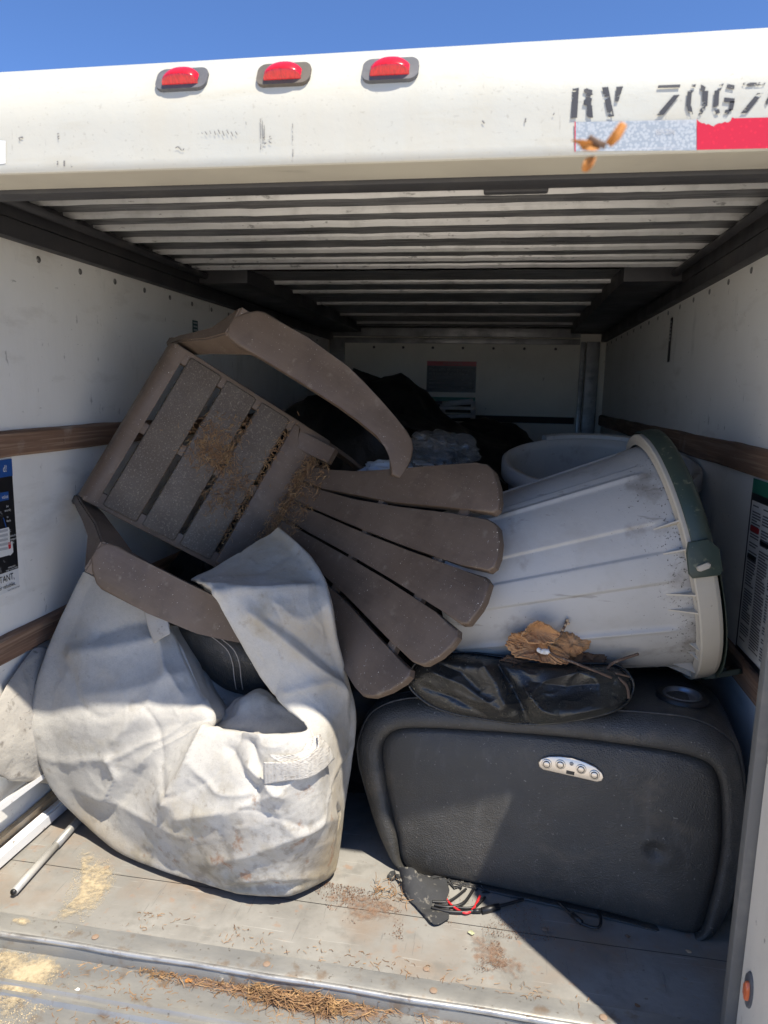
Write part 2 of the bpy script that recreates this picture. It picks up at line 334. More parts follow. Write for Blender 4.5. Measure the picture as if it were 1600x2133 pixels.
# floor: sheets with a seam parallel to the sill
def floor_sheet(y0, y1, x0=-W2, x1=W2):
    nx = 60; ny = max(3, int((y1-y0)*30)); V = []
    for i in range(nx):
        for j in range(ny):
            x = x0+(x1-x0)*i/(nx-1); y = y0+(y1-y0)*j/(ny-1); V.append((x, y, .0025*fbm((x, y, 0), 2.5, 3)-.002))
    return link('floor_sheet', V, grid_faces(nx, ny), M_FLOOR, TR, True)
floor_sheet(.050, .2195); floor_sheet(.2215, 1.42); floor_sheet(1.422, LEN)
box('floor_bed', (-W2, .0, -.10), (W2, LEN, -.012), M_STEEL, TR)
# sill: flat strip, bright rounded nose, drop, lower deck with ribs
prof = [(.052, -.001), (.030, -.003), (.012, -.004), (.003, -.008), (-.001, -.016), (-.002, -.040)]
V = []; NX = 80
for i in range(NX):
    for (y, z) in prof: x = -.95+1.9*i/(NX-1); V.append((x, y+.0015*fbm((x, y, 1), 4), z+.0015*fbm((x, y, 2), 5)))
sill = link('sill', V, grid_faces(NX, len(prof)), M_SILL, TR, True)
tube('sill_nose', [(-.95+1.9*i/40, .002+.001*math.sin(i), -.0085) for i in range(41)], .0062, M_LIPM, sill, 8)
for x in (-.52, -.13, .22, .55):
    bm = bmesh.new(); bmesh.ops.create_uvsphere(bm, u_segments=10, v_segments=6, radius=.008)
    for v in bm.verts: v.co = Vector((x+v.co.x, .026+v.co.y, -.002+v.co.z*.25))
    finish(bm, 'screw', mat('rust', (.24, .17, .12), .8), sill)
for (x, y) in ((-.38, .235), (.1, .235), (.2, .075), (-.62, .238), (.45, .237)):
    bm = bmesh.new(); bmesh.ops.create_uvsphere(bm, u_segments=10, v_segments=6, radius=.007)
    for v in bm.verts: v.co = Vector((x+v.co.x, y+v.co.y, .0005+v.co.z*.2))
    finish(bm, 'screw', mat('rust', (.24, .14, .09), .8), TR)
dp = [(-.002, -.040), (-.075, -.041), (-.080, -.034), (-.088, -.034), (-.093, -.041), (-.100, -.041), (-.105, -.034), (-.112, -.034), (-.117, -.042), (-.20, -.043), (-.26, -.044), (-.265, -.036), (-.275, -.036), (-.28, -.044), (-.36, -.05), (-.37, -.16)]
V = []
for i in range(NX):
    for (y, z) in dp: x = -.95+1.9*i/(NX-1); V.append((x, y, z+.001*fbm((x, y, 3), 6)))
link('bumper_deck', V, grid_faces(NX, len(dp)), M_SILL, TR, False)
# walls
def wall(x, name, inner):
    lo, hi = (x-.05, x) if inner > 0 else (x, x+.05)
    return box(name, (lo, .0, -.10), (hi, LEN+.05, 1.72), M_WALL, TR)
WL = wall(-W2, 'side_wall', 1); WR = wall(W2, 'side_wall', -1)
WF = box('front_wall', (-W2, LEN, -.1), (W2, LEN+.04, 1.71), M_BACK, TR)
# rub rails
def rail(x, side, z0, z1, y1=LEN-.02):
    n = 60; pr = [(0, z0), (.012, z0+.002), (.018, z0+.008), (.018, z1-.008), (.012, z1-.002), (0, z1)]; V = []
    for i in range(n):
        y = .02+(y1-.02)*i/(n-1)
        for (d, z) in pr: V.append((x+side*(d+.002*fbm((y, z, 5), 6)*(d > 0)), y, z+.004*fbm((y, 3, z), 3)))
    return link('rub_rail', V, grid_faces(n, len(pr)), M_WOOD, TR, False)
rail(-W2, 1, 1.002, 1.070); rail(-W2, 1, .490, .561); rail(W2, -1, 1.000, 1.070); rail(W2, -1, .490, .561)
# wall screws
bm0 = None
def screw(x, y, z, side):
    bm = bmesh.new(); bmesh.ops.create_uvsphere(bm, u_segments=10, v_segments=6, radius=.0088)
    for v in bm.verts: v.co = Vector((x+side*(.0005+v.co.x*.35), y+v.co.y, z+v.co.z))
    return finish(bm, 'screw', mat('screw_head', (.30, .30, .29), .4, .6, layers=[(120, U, .5, .6, (.08, .08, .08), .8)]), TR)
for i in range(17):
    screw(-W2, .529+.1862*i-.1862, 1.505, 1); screw(W2, .82+.1972*i-.394, 1.514, -1)
for i in range(8): screw_x = -.6+.2*i; bm = bmesh.new(); bmesh.ops.create_uvsphere(bm, u_segments=8, v_segments=5, radius=.009); [setattr(v, 'co', Vector((screw_x+v.co.x, LEN-.001+v.co.y*.3, 1.485+v.co.z))) for v in bm.verts]; finish(bm, 'screw', M_STEEL, TR)
# top rails (dark steel) along both walls; wider box section in the front half
for s in (-1, 1):
    a = s*W2; b_ = s*(W2-.035); lo, hi = sorted((a, b_)); box('top_rail', (lo, .02, ZT), (hi, LEN, ZT+.045), M_STEEL, TR, .006)
    lo, hi = sorted((a, s*(W2-.034))); box('top_rail', (lo, .02, ZT+.046), (hi, LEN, ZC+.06), M_STEEL, TR)
    lo, hi = sorted((s*(W2-.0345), s*.685)); box('roof_gusset', (lo, 1.45, ZT+.05), (hi, LEN, ZC+.05), M_STEEL, TR, .006)
    tube('conduit', [(s*(W2-.06), .1, ZT+.075), (s*(W2-.06), 1.0, ZT+.077), (s*(W2-.06), LEN-.05, ZT+.075)], .012, M_STEEL, TR)
# roof slats: each a ridged panel with a bright lip
def slat(y0, y1, xh, z, lipz=.018, lipd=.008):
    pr = [(y0, z-.002), (y0+.010, z+.001), (y0+.022, z+.004), (y0+.03, z+.001), (y0+.3*(y1-y0)+.01, z+.004), (y0+.62*(y1-y0), z+.006), (y1-.028, z+.003), (y1-.018, z+.008), (y1-.006, z+.005), (y1, z+.002), (y1+.004, z+.02)]
    n = 50; V = []
    for i in range(n):
        x = -xh+2*xh*i/(n-1)
        for (y, zz) in pr: V.append((x, y, zz+.002*fbm((x, y, zz), 3, 2)))
    o = link('roof_slat', V, grid_faces(n, len(pr)), M_ROOF, TR, False)
    V = []; lp = [(y1-.012, z+.006), (y1-.010, z-.001), (y1-.004, z-.55*lipz), (y1+.004, z-.45*lipz), (y1+.006, z+.008)]
    for i in range(n):
        x = -xh+2*xh*i/(n-1)
        for (y, zz) in lp: V.append((x, y+.0015*fbm((x*3, y, 2), 4, 2), zz+.0016*fbm((x*3, y, 7), 4, 2)))
    link('lip', V, grid_faces(n, len(lp)), M_LIP, o, False)
ys = [.33, .468, .606, .748, .910, 1.10, 1.262, 1.40]
for a, b_ in zip(ys[:-1], ys[1:]): slat(a, b_, .90, ZC)
box('roof_beam', (-.70, 1.405, ZC+.02), (.70, 1.47, ZC+.06), M_STEEL, TR)
ys2 = [1.48, 1.77, 2.035, 2.46, 2.97, 3.45]
for a, b_ in zip(ys2[:-1], ys2[1:]): slat(a, b_, .682, ZC, .016)
box('roof_skin', (-W2-.05, .0, ZC+.065), (W2+.05, LEN+.05, ZC+.085), M_STEEL, TR)
box('roof_end', (-W2+.02, 3.452, ZC-.02), (W2-.02, LEN-.002, ZC+.06), M_STEEL, TR)
# bulkhead trim and corner posts
box('bulkhead_trim', (-.90, LEN-.03, 1.555), (.75, LEN-.001, 1.63), M_ROOF, TR, .004)
box('bulkhead_trim', (-.90, LEN-.022, 1.512), (.75, LEN-.001, 1.547), M_ROOF, TR, .003)
box('corner_post', (.755, LEN-.03, 0), (.785, LEN-.001, 1.53), M_ROOF, TR, .004)
box('corner_post', (.79, LEN-.05, 0), (.872, LEN-.001, 1.53), M_ROOF, TR, .006)
box('corner_post', (-.90, LEN-.04, 0), (-.80, LEN-.001, 1.53), M_ROOF, TR, .006)
box('rub_rail', (-.75, LEN-.02, 1.005), (.743, LEN-.001, 1.048), mat('dark_rail', (.035, .03, .03), .7), TR, .003)
# header: curved white nose over the opening
def hy(z):
    if z <= 1.60: return -.09+.012*max(0, (1.60-z)/.07)**2*0
    t = min(1, (z-1.60)/.1249); return .02-.11*math.sqrt(max(0, 1-t*t))
hp = [(-.0885, 1.5300), (-.0905, 1.533), (-.0905, 1.545)] + [(-.09, 1.56), (-.09, 1.58)] + [(.02-.11*math.cos(a), 1.60+.125*math.sin(a)) for a in np.linspace(0, math.pi/2, 16)] + [(.10, 1.731), (.3, 1.738), (1.0, 1.74)]
V = []; NX = 70
for i in range(NX):
    x = -1.05+2.1*i/(NX-1)
    for (y, z) in hp: V.append((x, y+.0012*fbm((x, z, 1), 2.5, 2), z))
HD = link('header', V, grid_faces(NX, len(hp)), M_HEAD, TR, True)
bp = [(-.0885, 1.5300), (-.086, 1.5285), (-.02, 1.5285), (.0, 1.5290), (.002, 1.5600)]
V = []
for i in range(NX):
    x = -1.05+2.1*i/(NX-1)
    for (y, z) in bp: V.append((x, y, z))
link('header_return', V, grid_faces(NX, len(bp)), M_BAND, HD, False)
box('door_seal', (-.93, .004, 1.522), (.93, .055, 1.60), M_SEAL, TR, .006)
box('door_seal', (.252, .056, 1.519), (.36, .075, 1.56), M_SEAL, TR, .004)
box('roof_front_plate', (-.90, .076, 1.60), (.90, .34, 1.66), M_STEEL, TR)
slat(.20, .327, .90, ZC)
box('header_core', (-1.05, -.07, 1.535), (1.05, .02, 1.60), M_STEEL, TR)
def fin(bm, *a, **k): return finish(bm, *a, **k)
def rrect(w, h, r, n=6):
    pts = []
    for (cx, cy, a0) in ((w/2-r, h/2-r, 0), (-w/2+r, h/2-r, 90), (-w/2+r, -h/2+r, 180), (w/2-r, -h/2+r, 270)):
        for k in range(n+1): a = math.radians(a0+90*k/n); pts.append((cx+r*math.cos(a), cy+r*math.sin(a)))
    return pts
# clearance lights
for (px, py, gm) in ((386, 173, M_GASKET), (596, 163, M_GASKETB), (816, 154, M_GASKET)):
    q = aP(px, py, (0, -.072, 1.648), np.array([0, -.92, .40])); z = q[2]
    t = (z-1.60)/.125; nrm = np.array([0, -math.sqrt(1-t*t)/.11, t/.125]); nrm /= np.linalg.norm(nrm)
    O = np.array([q[0], hy(z), z]) + nrm*.0045; ex = np.array([1., 0, 0]); ey = np.cross(nrm, ex)
    gk = prism('marker_light', [(a, b) for a, b in rrect(.086, .042, .014, 10)], O, ex, ey, nrm, .016, gm, TR, .004, 3)
    # lens: half-barrel dome, thick at the bottom edge
    n, m_ = 18, 8; V = []
    for i in range(n+1):
        u = -1+2*i/n
        for j in range(m_+1):
            v = j/m_; hgt = (1-abs(u)**2.6)
            yy = -.013+.031*v*(.5+.5*hgt)
            out = .003+.013*math.sqrt(max(0, hgt))*math.cos(v*math.pi/2*.98)**.6
            if j == 0: out = .0
            V.append(O+ex*u*.030+ey*(yy)+nrm*out)
    link('lens', V, grid_faces(n+1, m_+1), M_RED, gk, True)
# stencilled number, as thin paint lying on the nose
def on_head(px, py): q = aY(px, py, -.09); q[1] = hy(q[2])-.0016; return q
def stroke(poly):  # quad in pixels
    return [on_head(*p_) for p_ in poly]
st = [
 [(1193, 184), (1206, 183), (1202, 246), (1189, 247)],                                     # R stem
 [(1217, 182), (1234, 188), (1233, 199), (1216, 192)], [(1222, 194), (1235, 196), (1232, 212), (1220, 210)], [(1216, 209), (1232, 209), (1231, 221), (1215, 219)], [(1223, 218), (1233, 220), (1235, 246), (1222, 246)],
 [(1254, 182), (1267, 181), (1279, 243), (1267, 245)], [(1284, 181), (1298, 180), (1288, 212), (1281, 212)],   # V
 [(1371, 178), (1417, 176), (1416, 183), (1370, 184)], [(1403, 199), (1416, 198), (1382, 240), (1367, 241)],   # 7
 [(1441, 176), (1450, 175), (1446, 188), (1440, 196)], [(1432, 190), (1441, 188), (1438, 228), (1429, 222)], [(1431, 224), (1440, 222), (1443, 239), (1434, 238)], [(1460, 176), (1470, 182), (1466, 194), (1459, 187)], [(1463, 190), (1475, 190), (1473, 222), (1462, 222)], [(1458, 228), (1471, 220), (1462, 238), (1455, 240)],  # 0
 [(1499, 175), (1508, 174), (1500, 190), (1492, 192)], [(1488, 190), (1498, 188), (1496, 228), (1485, 224)], [(1486, 226), (1496, 222), (1500, 239), (1491, 238)], [(1514, 175), (1530, 178), (1529, 187), (1513, 184)], [(1508, 204), (1530, 206), (1529, 215), (1507, 213)], [(1520, 212), (1530, 212), (1526, 230), (1518, 232)], [(1510, 230), (1524, 228), (1516, 239), (1508, 239)],  # 6
 [(1548, 173), (1594, 171), (1593, 178), (1547, 180)], [(1577, 195), (1590, 194), (1556, 236), (1542, 237)],   # 7
 [(1594, 212), (1602, 198), (1606, 208), (1596, 220)]]
for nm_, (a, b) in {'R': (0, 5), 'V': (5, 7), '7': (7, 9), '0': (9, 15), '6': (15, 22), 'seven': (22, 24), 'next': (24, 25)}.items():
    quadpatch('stencil_character', [stroke(q_) for q_ in st[a:b]], M_INK, HD)
def head_strip(name, x0, x1, ztop, zbot, m, nx=20, jag=0):
    """strip along the nose between pixel columns; ztop/zbot functions of px"""
    V = []; nz = 6; xs = np.linspace(x0, x1, nx)
    for x in xs:
        for j in range(nz): V.append(on_head(x, ztop(x)+(zbot(x)-ztop(x))*j/(nz-1)))
    return link(name, V, grid_faces(nx, nz), m, HD, False)
ln = lambda xa, ya, xb, yb: (lambda x: ya+(yb-ya)*(x-xa)/(xb-xa))
jagt = lambda x: ln(1200, 255, 1660, 244)(x) + (max(0, 14-abs(x-1485)*.28)+9*fbm((x*.01, 0, 0), 9, 4) if 1440 < x < 1525 else 0)
tw = head_strip('reflective_tape', 1199, 1450, ln(1200, 255, 1450, 250), ln(1200, 316, 1450, 314), M_WTAPE)
tr_ = head_strip('reflective_tape', 1451, 1680, jagt, ln(1450, 313, 1680, 308), M_RTAPE, 60)
tr_['label'] = 'red length of reflective tape'; tw['label'] = 'white honeycomb length of reflective tape'
head_strip('tape_edge', 1197, 1199, ln(1197, 254, 1199, 254), ln(1197, 317, 1199, 317), M_RTAPE, 2)
head_strip('sticker', -30, 13, ln(-30, 292, 13, 294), ln(-30, 345, 13, 341), M_PWHITE, 4)
def marks(lst):
    Q = []
    for (x0, y0, x1, y1, w) in lst:
        d = np.array([x1-x0, y1-y0], float); d /= np.linalg.norm(d); n_ = np.array([-d[1], d[0]])*w/2
        Q.append([on_head(x0-n_[0], y0-n_[1]), on_head(x0+n_[0], y0+n_[1]), on_head(x1+n_[0], y1+n_[1]), on_head(x1-n_[0], y1-n_[1])])
    return Q
ML = [(549, 287, 566, 299, 2), (564, 284, 551, 303, 2), (556, 290, 568, 290, 2), (373, 278, 372, 292, 3), (122, 278, 124, 291, 4), (44, 286, 46, 292, 9), (135, 335, 135, 347, 3), (150, 334, 151, 349, 4), (121, 336, 121, 344, 3), (366, 309, 372, 306, 2), (372, 306, 381, 316, 2), (381, 316, 384, 310, 2), (190, 296, 197, 291, 2), (543, 248, 544, 312, 1.2), (547, 252, 549, 308, 1.2), (551, 262, 552, 300, 1.2), (610, 258, 611, 335, 1.2), (507, 236, 514, 260, 1.2), (1095, 247, 1094, 256, 3), (1157, 232, 1152, 241, 2), (1005, 252, 1009, 258, 3)]
ML += [(410+i*9, 274+rnd.uniform(-4, 4), 414+i*9, 282+rnd.uniform(-3, 3), 1.6) for i in range(11)]
quadpatch('pen_mark', marks(ML), M_MARK, HD)['kind'] = 'stuff'
text('tape_print', '80-206', on_head(1365, 281), (1, 0, 0), (0, 0, 1), .0095, M_PGREY, HD, .001)
# right jamb with seal and amber side marker; left jamb just out of view
for s in (-1, 1):
    lo, hi = sorted((s*.775, s*1.0))
    jb = box('door_jamb', (lo, -.20, -.10), (hi, -.004, 1.534), M_JAMB, TR, .008, 3)
    lo, hi = sorted((s*.758, s*.93)); box('jamb_seal', (lo, .0, -.02), (hi, .024, 1.525), mat('jamb_grey', (.13, .13, .125), .6, layers=[(20, U, .5, .7, (.2, .19, .17), .6)]), TR, .004)
    if s > 0: JR = jb
q = aX(1562, 2062, .775)
mk = prism('side_marker', [(.017*math.cos(a), .034*math.sin(a)) for a in np.linspace(0, 2*math.pi, 28, endpoint=False)], q+np.array([-.004, 0, 0]), (0, 1, 0), (0, 0, 1), (-1, 0, 0), .006, M_GASKET, TR, .003)
prism('lens', [(.008*math.cos(a), .019*math.sin(a)) for a in np.linspace(0, 2*math.pi, 24, endpoint=False)], q+np.array([-.010, -.003, 0]), (0, 1, 0), (0, 0, 1), (-1, 0, 0), .010, M_ORANGE, mk, .004)

# ---- posters and labels on the walls
def wq(x, pts): return [aX(a, b, x) for a, b in pts]
XL = -W2+.0025; XR = W2-.0025
def on_wall(name, x, y0, y1, z0, z1, m, off=0, par=TR):
    s = 1 if x < 0 else -1; xx = x+s*off
    V = [(xx, y0, z0), (xx, y1, z0), (xx, y1, z1), (xx, y0, z1)]
    return link(name, V, [(0, 1, 2, 3) if s > 0 else (3, 2, 1, 0)], m, par)
lp = on_wall('poster', XL, .02, .373, .664, .998, M_PWHITE); lp['label'] = 'blue-headed black loading poster on left wall'
on_wall('poster_panel', XL, .02, .372, .716, .962, M_PBLACK, .0008, lp)
on_wall('poster_header', XL, .02, .373, .955, .998, M_BLUE, .0012, lp)
on_wall('poster_tag', XL, .02, .3525, .897, .918, M_BLUE, .0016, lp)
def ltext(s, y, z, size, m): return text('print', s, (XL+.0016, y, z), (0, 1, 0), (0, 0, 1), size, m, lp, .0006, .8, 'RIGHT')
ltext('d!', .352, .968, .024, M_PWHITE); ltext('value', .350, .902, .014, M_PWHITE)
for (s, y, z) in (('the', .349, .879), ('securely', .356, .869), ('to', .346, .852), ('Racks', .354, .842), ('ETC', .352, .815), ('directly above the', .371, .802), ('items to transport', .370, .793), ('valuables', .361, .784)): ltext(s, y, z, .0085, M_PWHITE)
ltext('movement', .360, .724, .008, M_PWHITE); ltext('cargo in your trailer', .369, .7185, .007, M_PWHITE)
ltext('STANT,', .354, .693, .024, M_PBLACK); ltext('or valuables,', .356, .676, .015, M_PBLACK); ltext('always check your load', .370, .667, .006, M_PBLACK)
# little truck drawing
def wp(pts, m, nm, off): 
    V = [aX(a, b, XL+off) for a, b in pts]; return link(nm, V, [tuple(range(len(V)))], m, lp)
wp([(-30, 1110), (18, 1098), (20, 1103), (21, 1130), (-30, 1150)], M_PWHITE, 'drawing', .0011)
for k in range(5): wp([(-30, 1112+k*9), (16, 1101+k*9.5), (17, 1106+k*9.5), (-30, 1118+k*9)], M_PGREY, 'drawing', .0014)
wp([(-30, 1146), (19, 1132), (20, 1156), (-30, 1170)], M_PWHITE, 'drawing', .0011)
wp([(18, 1130), (26, 1127), (28, 1150), (22, 1157), (18, 1156)], M_PWHITE, 'drawing', .0012)
wp([(17, 1130), (23, 1129), (23, 1142), (18, 1144)], mat('drawing_red', (.55, .02, .03), .5), 'drawing', .0016)
wp([(6, 1078), (8, 1078), (14, 1098), (12, 1099)], M_BLUE, 'drawing', .0014)
rp = on_wall('poster', XR, .30, .630, .555, .995, M_PWHITE); rp['label'] = 'green-headed notice of fine print on right wall'
on_wall('poster_header', XR, .30, .630, .960, .995, M_PGREEN, .0010, rp); on_wall('poster_header', XR, .30, .630, .942, .960, M_PBLACK, .0010, rp)
on_wall('poster_border', XR, .622, .6305, .555, .96, M_PBLACK, .0012, rp); on_wall('poster_border', XR, .30, .630, .555, .572, M_PBLACK, .0014, rp)
Q = []; 
def rline(y0, y1, z0, z1): Q.append([(XR-.0009, y1, z0), (XR-.0009, y0, z0), (XR-.0009, y0, z1), (XR-.0009, y1, z1)])
for (ya, yb) in ((.612, .552), (.540, .478), (.466, .408)):
    z = .932; k = 0
    while z > .592:
        if rnd.random() < .13: z -= .008
        L_ = rnd.uniform(.6, 1.0) if rnd.random() < .35 else 1.0
        rline(ya-(ya-yb)*L_, ya, z-.0034, z); z -= .0068
quadpatch('print', Q, mat('poster_ink', (.12, .12, .13), .6), rp)
on_wall('poster_tag', XR, .552, .614, .868, .882, M_PRED, .0016, rp); on_wall('poster_tag', XR, .552, .614, .800, .812, M_PBLACK, .0016, rp); on_wall('poster_tag', XR, .470, .540, .848, .858, M_PBLACK, .0016, rp)
vs = on_wall('vertical_label', XR, 1.705, 1.745, 1.322, 1.488, M_PBLACK); 
for k in range(6): on_wall('print', XR, 1.713, 1.737, 1.40+.0135*k, 1.409+.0135*k, M_PGREY, .001, vs)
vl = on_wall('vertical_label', XL, 1.455, 1.505, 1.385, 1.445, mat('label_teal', (.02, .07, .075), .5))
for k in range(4): on_wall('print', XL, 1.462, 1.498, 1.392+.0135*k, 1.398+.0135*k, M_PGREY, .001, vl)
def on_back(name, x0, x1, z0, z1, m, off, par): y = LEN-.002-off; return link(name, [(x0, y, z0), (x1, y, z0), (x1, y, z1), (x0, y, z1)], [(0, 1, 2, 3)], m, par)
s1 = on_back('warning_label', -.235, .094, 1.195, 1.398, M_PBLACK, 0, TR); on_back('label_header', -.235, .094, 1.368, 1.398, M_PRED, .001, s1)
def btext(s, x, z, size, par, m=mat('dim_print', (.13, .125, .12), .6)): return text('print', s, (x, LEN-.0035, z), (1, 0, 0), (0, 0, 1), size, m, par, .0005, .95)
btext('WARNING', -.13, 1.374, .028, s1); btext('Place 60% of cargo weight', -.22, 1.335, .029, s1); btext('in front half of trailer', -.22, 1.308, .029, s1)
for k, z in enumerate((1.272, 1.250, 1.222)):
    on_back('print', -.22, -.06, z, z+.010, mat('dim_print', (.13, .125, .12), .6), .001, s1); on_back('print', .0, .07, z, z+.010, mat('dim_print', (.13, .125, .12), .6), .001, s1)
s2 = on_back('notice_label', -.234, .094, 1.06, 1.163, M_PBLACK, 0, TR); on_back('label_header', -.234, .094, 1.135, 1.163, M_PGREEN, .001, s2)
for z in (1.112, 1.09): on_back('print', -.21, .06, z, z+.010, mat('dim_print', (.13, .125, .12), .6), .001, s2)

# ------------------------------------------------------------------ adirondack chair (own frame: x left, y back, z up from the seat)
CH = thing('adirondack_chair', 'brown plastic slatted garden chair tipped on its side atop the pile', 'chair')
CM = Matrix(((-.411, .737, .537, -.659), (-.322, .434, -.842, .589), (-.853, -.519, .058, 1.068), (0, 0, 0, 1)))
_q = CM.to_3x3().to_quaternion(); CH.matrix_world = Matrix.Translation(CM.translation) @ _q.to_matrix().to_4x4()
X3, Y3, Z3 = (1, 0, 0), (0, 1, 0), (0, 0, 1)
slots = [-.006, .109, .224, .339]; hw = .0075
for i in range(3):
    a, b_ = slots[i]+hw, slots[i+1]-hw
    prism('seat_slat', [(-.232, a), (.232, a), (.236, a+.008), (.236, b_-.008), (.232, b_), (-.232, b_), (-.236, b_-.008), (-.236, a+.008)], (0, 0, .002*(i == 0)), X3, Y3, Z3, .016, M_CHAIRD, CH, .005, 3)
prism('seat_slat', [(-.230, .3465), (.230, .3465), (.234, .352), (.234, .366), (.228, .372), (.196, .374), (.188, .382), (.186, .44), (.178, .452), (-.178, .452), (-.186, .44), (-.188, .382), (-.196, .374), (-.228, .372), (-.234, .366), (-.234, .352)], (0, 0, 0), X3, Y3, Z3, .016, M_CHAIR, CH, .005, 3)
for (xa, xb, zt) in ((-.246, -.206, -.004), (.206, .246, -.004), (-.016, .016, -.006)):
    prism('seat_rail', [(xa, -.02), (xb, -.02), (xb, .47), (xa, .47)], (0, 0, zt), X3, Y3, Z3, .03, M_CHAIR, CH, .003)
# rolled front edge
fp = [(-.0135, -.001), (-.03, .001), (-.044, -.003), (-.055, -.012), (-.061, -.028), (-.063, -.055), (-.060, -.10), (-.052, -.10), (-.05, -.03), (-.035, -.014), (-.0135, -.013)]
V = []
for i in range(24):
    x = -.243+.486*i/23
    for (y, z) in fp: V.append((x, y, z))
fe = link('front_edge', V, grid_faces(24, len(fp)), M_CHAIR, CH, True)
# side skirts under the seat
for s in (-1, 1):
    prism('side_skirt', [(-.05, -.003), (.38, -.004), (.55, -.05), (.78, -.16), (.78, -.20), (.52, -.12), (.3, -.06), (-.05, -.07)], (s*.247, 0, 0), Y3, Z3, (s, 0, 0), .012, M_CHAIR, CH, .003)
# back slats: outlines in (x, t) on the reclined back plane
be = math.radians(68.5); BX = np.array([1., 0, 0]); BT = np.array([0, math.cos(be), math.sin(be)]); BN = np.cross(BX, BT)
BO = np.array([0, .455, 0])
o1 = [(-.150, .02), (-.155, .10), (-.205, .26), (-.262, .43), (-.308, .57), (-.314, .600), (-.302, .628), (-.27, .662), (-.238, .685), (-.217, .693), (-.203, .686), (-.192, .62), (-.178, .551), (-.141, .382), (-.116, .2), (-.100, .10), (-.095, .02)]
o2 = [(-.088, .02), (-.094, .10), (-.108, .247), (-.134, .406), (-.168, .58), (-.186, .680), (-.183, .703), (-.176, .718), (-.145, .742), (-.112, .757), (-.088, .760), (-.074, .752), (-.062, .676), (-.049, .504), (-.042, .338), (-.037, .13), (-.033, .02)]
o3 = [(-.026, .02), (-.030, .13), (-.034, .345), (-.041, .508), (-.052, .68), (-.060, .752), (-.051, .769), (-.01, .778), (.01, .778), (.051, .769), (.060, .752), (.052, .68), (.041, .508), (.034, .345), (.030, .13), (.026, .02)]
mir = lambda o: [(-x, t) for x, t in o[::-1]]
for ol in (o1, o2, o3, mir(o2), mir(o1)):
    bm = bmesh.new(); top = []; bot = []
    pts = []
    for k in range(len(ol)):                      # densify so the slat can curve
        a = np.array(ol[k]); c = np.array(ol[(k+1) % len(ol)]); nseg = max(1, int(np.linalg.norm(c-a)/.06))
        for j in range(nseg): pts.append(a+(c-a)*j/nseg)
    for (x, t) in pts:
        crv = .020*(1-min(1, t/.22))**2 - .012*(abs(x)/.3)**2*0
        p0 = BO+BX*x+BT*t+BN*crv
        top.append(bm.verts.new(p0)); bot.append(bm.verts.new(p0-BN*.022))
    ft = bm.faces.new(top); bm.faces.new(bot[::-1]); n = len(pts)
    for i in range(n): bm.faces.new((top[i], bot[i], bot[(i+1) % n], top[(i+1) % n]))
    bmesh.ops.bevel(bm, geom=list(ft.edges), offset=.005, segments=3, profile=.5, affect='EDGES')
    finish(bm, 'back_slat', M_CHAIR, CH)
for (t, w, half) in ((.60, .028, .25), (.33, .02, .17)):
    V = [];
    prism('back_rail', [(-half, t-w/2-.02*0), (half, t-w/2), (half, t+w/2), (-half, t+w/2)], BO-BN*.007, BX, BT, BN, .02, M_CHAIR, CH, .004)
prism('back_base', [(-.165, -.02), (.165, -.02), (.15, .055), (-.15, .055)], BO+BN*.006, BX, BT, BN, .02, M_CHAIR, CH, .004)
for s in (-1, 1):   # cheek between seat corner and back
    prism('back_cheek', [(.375, -.02), (.46, -.01), (.492, .05), (.475, .062), (.43, .012), (.375, -.004)], (s*.226, 0, 0), Y3, Z3, (s, 0, 0), .05, M_CHAIR, CH, .008)
# arms: paddle tops with a turned-down edge
al = math.radians(13.4); AY = np.array([0, math.cos(al), math.sin(al)]); AN = np.array([0, -math.sin(al), math.cos(al)])
arm = [(.306, .034), (.322, .026), (.347, .026), (.374, .045), (.396, .068), (.403, .085), (.403, .206), (.392, .331), (.378, .385), (.362, .439), (.343, .495), (.325, .546), (.312, .566), (.294, .580), (.262, .590), (.225, .592), (.205, .588), (.203, .562), (.222, .552), (.246, .538), (.263, .515), (.273, .48), (.283, .42), (.289, .36), (.293, .237), (.294, .142), (.290, .07), (.296, .042)]
for s in (-1, 1):
    pts = [(s*x, y/math.cos(al)) for x, y in (arm if s > 0 else arm[::-1])]
    if s > 0: pts = pts
    prism('armrest', pts, (0, 0, .198), X3, AY, AN, .026, M_CHAIR, CH, .006, 3)
    # front leg: broad panel flaring to the arm and foot
    V = []
    lp_ = [(.205, .030, .13, .300, .385), (.12, .0, .075, .275, .315), (.05, -.03, .04, .262, .290), (-.03, -.05, .02, .255, .280), (-.12, -.058, .0, .254, .278), (-.19, -.066, -.005, .256, .284)]
    for (z, ya, yb, xa, xb) in lp_: V += [(s*xa, ya, z), (s*xb, ya, z), (s*xb, yb, z), (s*xa, yb, z)]
    Fq = []
    for k in range(len(lp_)-1):
        for j in range(4): a = k*4+j; b_ = k*4+(j+1) % 4; Fq.append((a, b_, b_+4, a+4))
    Fq += [(0, 1, 2, 3), tuple(range(len(V)-4, len(V)))]
    bm = bmesh.new(); bv = [bm.verts.new(v) for v in V]; [bm.faces.new([bv[i] for i in f_]) for f_ in Fq]
    bmesh.ops.recalc_face_normals(bm, faces=bm.faces); bmesh.ops.bevel(bm, geom=bm.edges[:], offset=.004, segments=2, affect='EDGES')
    finish(bm, 'leg', M_CHAIR, CH)
    prism('leg', [(.66, -.05), (.72, -.06), (.80, -.20), (.76, -.21)], (s*.22, 0, 0), Y3, Z3, (s, 0, 0), .02, M_CHAIR, CH, .003)

